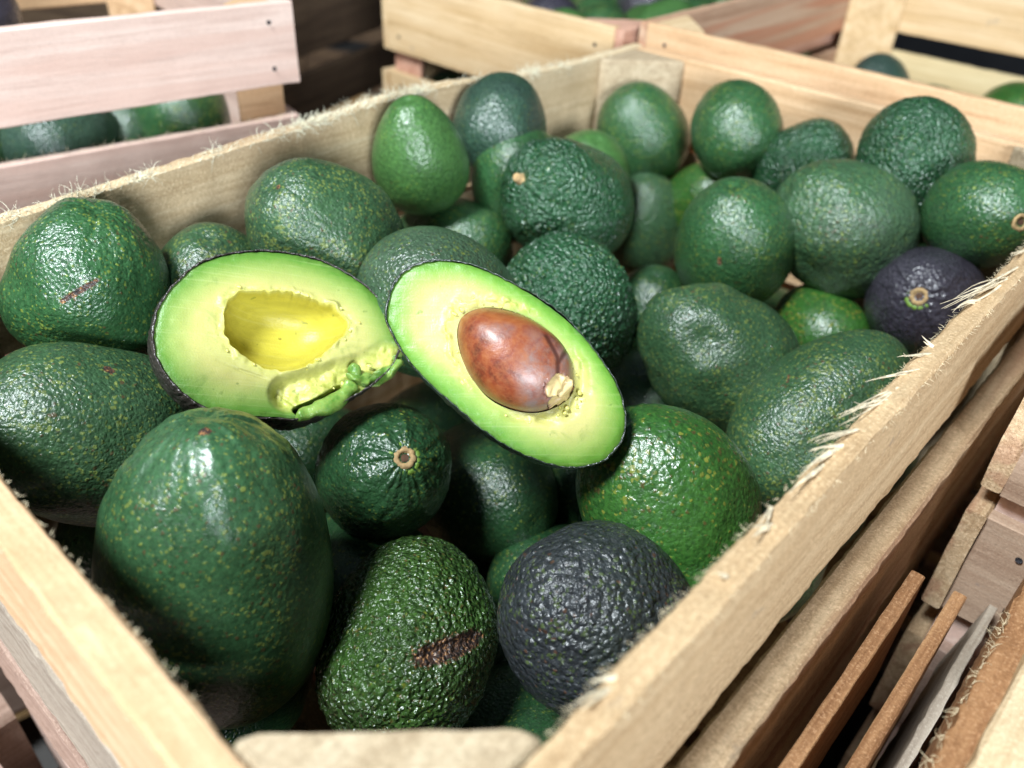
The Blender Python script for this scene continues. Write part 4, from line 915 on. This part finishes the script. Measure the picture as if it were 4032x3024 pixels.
lumpy_tube([(x, y, -1.6) for x, y in H1['strip2']], [2.2, 3.0, 2.6, 2.9, 2.2, 1.2], 16, M_TORN, 'torn_flesh', h1, 8.2, .0022, .8)
# crumbs of flesh round the torn rim, joined as one part
def crumb_mesh(spots, mat, name, parent, rad):
    V = []; F = []
    ico = bmesh.new(); bmesh.ops.create_icosphere(ico, subdivisions=2, radius=1.0); iv = np.array([v_.co[:] for v_ in ico.verts]); iff = [[q.index for q in f_.verts] for f_ in ico.faces]; ico.free()
    for (x, y, z, r) in spots:
        P = iv * np.array([r * random.uniform(.7, 1.5), r * random.uniform(.7, 1.3), r * random.uniform(.6, 1.1)])
        P = P * (1 + .35 * vnoise(iv, 1.7, random.uniform(0, 90)))[:, None]
        a = random.uniform(0, 6.28); P = np.stack([P[:, 0] * math.cos(a) - P[:, 1] * math.sin(a), P[:, 0] * math.sin(a) + P[:, 1] * math.cos(a), P[:, 2]], 1) + np.array([x, y, z])
        b = len(V); V += P.tolist(); F += [[b + q for q in f_] for f_ in iff]
    o = obj(name, np_mesh(name, V, F, mat), parent); tag(o, None, None, None, 'stuff'); return o
t = NT('flesh_crumb'); v = t.coords(rnd=False)
t.l(t.ramp(t.noise(v, 300, 3, .6), [(0.35, (0.52, 0.48, 0.07)), (0.65, (0.78, 0.74, 0.28))]), t.b.inputs['Base Color']); t.b.inputs['Roughness'].default_value = .4
t.b.inputs['Subsurface Weight'].default_value = .2; t.b.inputs['Subsurface Scale'].default_value = .002; M_CRUMB = t.m
sp_ = []
ph_ = np.arange(360) / 360 * 2 * PI - PI; rc = polar_outline(H1['cavity'], c1 / 1000., ph_)
for _ in range(16):
    k = random.randrange(360)
    if random.random() < .5 and -2.6 < ph_[k] < -1.5: continue
    r = rc[k] * random.uniform(1.0, 1.13); sp_.append((c1[0] / 1000. + math.cos(ph_[k]) * r, c1[1] / 1000. + math.sin(ph_[k]) * r, random.uniform(0, .0007), random.choice((.0003, .0004, .0006, .0009))))
tp_ = H1['torn']
for _ in range(5):
    k = random.randrange(len(tp_) - 1); f_ = random.random(); x = tp_[k][0] * (1 - f_) + tp_[k + 1][0] * f_; y = tp_[k][1] * (1 - f_) + tp_[k + 1][1] * f_
    sp_.append((x / 1000. + random.gauss(0, .004), y / 1000. + random.gauss(0, .003), random.uniform(-.004, -.001), random.choice((.0004, .0006, .0009))))
crumb_mesh(sp_, M_CRUMB, 'flesh_crumbs', h1, 1)
sp_ = []
rc = polar_outline(H2['pit'], c2 / 1000., ph_)
for _ in range(30):
    a = random.gauss(2.4, .45) if random.random() < .6 else random.gauss(-.75, .35); k = int((a + PI) / (2 * PI) * 360) % 360
    r = rc[k] * random.uniform(1.02, 1.22); sp_.append((c2[0] / 1000. + math.cos(ph_[k]) * r, c2[1] / 1000. + math.sin(ph_[k]) * r, random.uniform(-.0002, .0004), random.choice((.0003, .0005, .0008))))
crumb_mesh(sp_, M_CRUMB, 'flesh_crumbs', h2, 1)

# the pit
t = NT('pit_brown'); v = t.coords(rnd=False)
n1 = t.noise(v, 55, 4, .65, .5); n2 = t.noise(v, 420, 4, .7)
col = t.ramp(n1, [(0.32, (0.07, 0.016, 0.010)), (0.46, (0.20, 0.042, 0.016)), (0.60, (0.28, 0.080, 0.022)), (0.75, (0.36, 0.14, 0.045))])
col = t.mix(t.math('MULTIPLY', t.ramp(n2, [(0.42, (0, 0, 0)), (0.62, (1, 1, 1))]), .35), col, (0.34, 0.13, 0.05))
ap_ = t.n('ShaderNodeAttribute', attribute_name='grey')
gn = t.math('MULTIPLY', ap_.outputs['Fac'], t.ramp(t.noise(v, 130, 4, .65), [(0.38, (0.15,) * 3), (0.58, (1, 1, 1))]))
col = t.mix(t.math('MULTIPLY', gn, .85), col, (0.20, 0.15, 0.14))
adk = t.n('ShaderNodeAttribute', attribute_name='crack'); col = t.mix(t.math('MULTIPLY', adk.outputs['Fac'], .8), col, (0.05, 0.014, 0.010))
acr = t.n('ShaderNodeAttribute', attribute_name='cream'); col = t.mix(t.math('MULTIPLY', t.math('SUBTRACT', t.math('ADD', acr.outputs['Fac'], t.math('MULTIPLY', t.math('SUBTRACT', n1, .5), 1.2)), .4), 5.0, True), col, (0.62, 0.47, 0.22))
t.l(col, t.b.inputs['Base Color']); t.b.inputs['Roughness'].default_value = .40; t.b.inputs['Coat Weight'].default_value = .2; t.b.inputs['Coat Roughness'].default_value = .25
t.l(t.bump(n2, .35, .0006, t.bump(t.noise(v, 90, 3, .6), .3, .001)), t.b.inputs['Normal']); M_PIT = t.m
Pv = np.array(H2['pit']) / 1000.; pc = Pv.mean(0); cov = np.cov((Pv - pc).T); ew, evv = np.linalg.eigh(cov); maj = evv[:, 1]
if maj[0] < 0: maj = -maj
nph = 200; ph = np.arange(nph) / nph * 2 * PI - PI; rpit = polar_outline(H2['pit'], pc, ph) * .985
PH = .0150; ths = np.linspace(0.02, PI * .80, 110); rows = []
for th in ths:
    rr_ = rpit * (np.sin(th) ** .93); rows.append(np.stack([pc[0] + np.cos(ph) * rr_, pc[1] + np.sin(ph) * rr_, np.full(nph, PH * np.cos(th) ) * 1.0 - .0010], 1))
P = np.array(rows).reshape(-1, 3); P += (P - np.array([pc[0], pc[1], -.002])) * (vnoise(P, 90, 4.4) * .025)[:, None]
tip = np.array(H2['tip'][0]) / 1000.; d_t = np.hypot(P[:, 0] - tip[0] - .000, P[:, 1] - tip[1])
top = P[:, 2] > -.004
cream = np.clip(1.45 - d_t / .0052, 0, 1) * top
grey = np.clip(1.5 - np.abs((P[:, 0] - tip[0] + .0075)) / .0065, 0, 1) * np.clip((tip[1] + .026 - P[:, 1]) / .014, 0, 1) * top
g2 = np.hypot((P[:, 0] - pc[0] + .008) / .008, (P[:, 1] - pc[1] - .009) / .0035); grey = np.maximum(grey, np.clip(1.2 - g2, 0, .6))
g3 = np.hypot(P[:, 0] - tip[0] - .002, P[:, 1] - tip[1] - .010) / .008; grey = np.maximum(grey, np.clip(1.3 - g3, 0, 1))
crk = np.zeros(len(P))
for (a_, b_) in (((-.001, .003), (-.001, .012)), ((-.001, .012), (-.005, .020)), ((-.001, .010), (.003, .016))):
    d_, _ = seg_dist(P * np.array([1, 1, 0]), (tip[0] + a_[0], tip[1] + a_[1], 0), (tip[0] + b_[0], tip[1] + b_[1], 0)); crk = np.maximum(crk, np.clip(1.4 - d_ / .0009, 0, 1))
crk *= top
P[:, 2] -= crk * .0004
P += ((cream > .3) * 1.0)[:, None] * np.stack([vnoise(P, 420, 1), vnoise(P, 420, 5), vnoise(P, 420, 8)], 1) * .0016
nr = len(ths); i = np.arange(nr - 1)[:, None] * nph; j = np.arange(nph)[None]; j2 = (j + 1) % nph
F = np.stack([i + j, i + nph + j, i + nph + j2, i + j2], -1).reshape(-1, 4)
P = np.vstack([P, P[:nph].mean(0)]); tri = [(len(P) - 1, k, (k + 1) % nph) for k in range(nph)]
ap = lambda q: np.append(q, q[0])
pit = obj('pit', mixed_mesh('pit', P, F, tri, M_PIT, {'grey': ap(grey), 'crack': ap(crk), 'cream': ap(cream)}), h2)
tz = float(P[:-1][np.argmin(d_t), 2])
sp_ = [(tip[0] + random.gauss(0, .0022), tip[1] + random.gauss(-.0005, .0016), tz + random.uniform(-.0026, -.0018), random.choice((.0016, .0020, .0024))) for _ in range(4)]
t = NT('pit_broken_tip'); v = t.coords(rnd=False)
t.l(t.ramp(t.noise(v, 300, 3, .6), [(0.35, (0.42, 0.24, 0.10)), (0.6, (0.72, 0.56, 0.28))]), t.b.inputs['Base Color']); t.b.inputs['Roughness'].default_value = .35
bpy.context.view_layer.update()
print('objects', len(bpy.data.objects), 'tris', sum(len(m.loop_triangles) or sum(len(p.vertices) - 2 for p in []) for m in bpy.data.meshes))
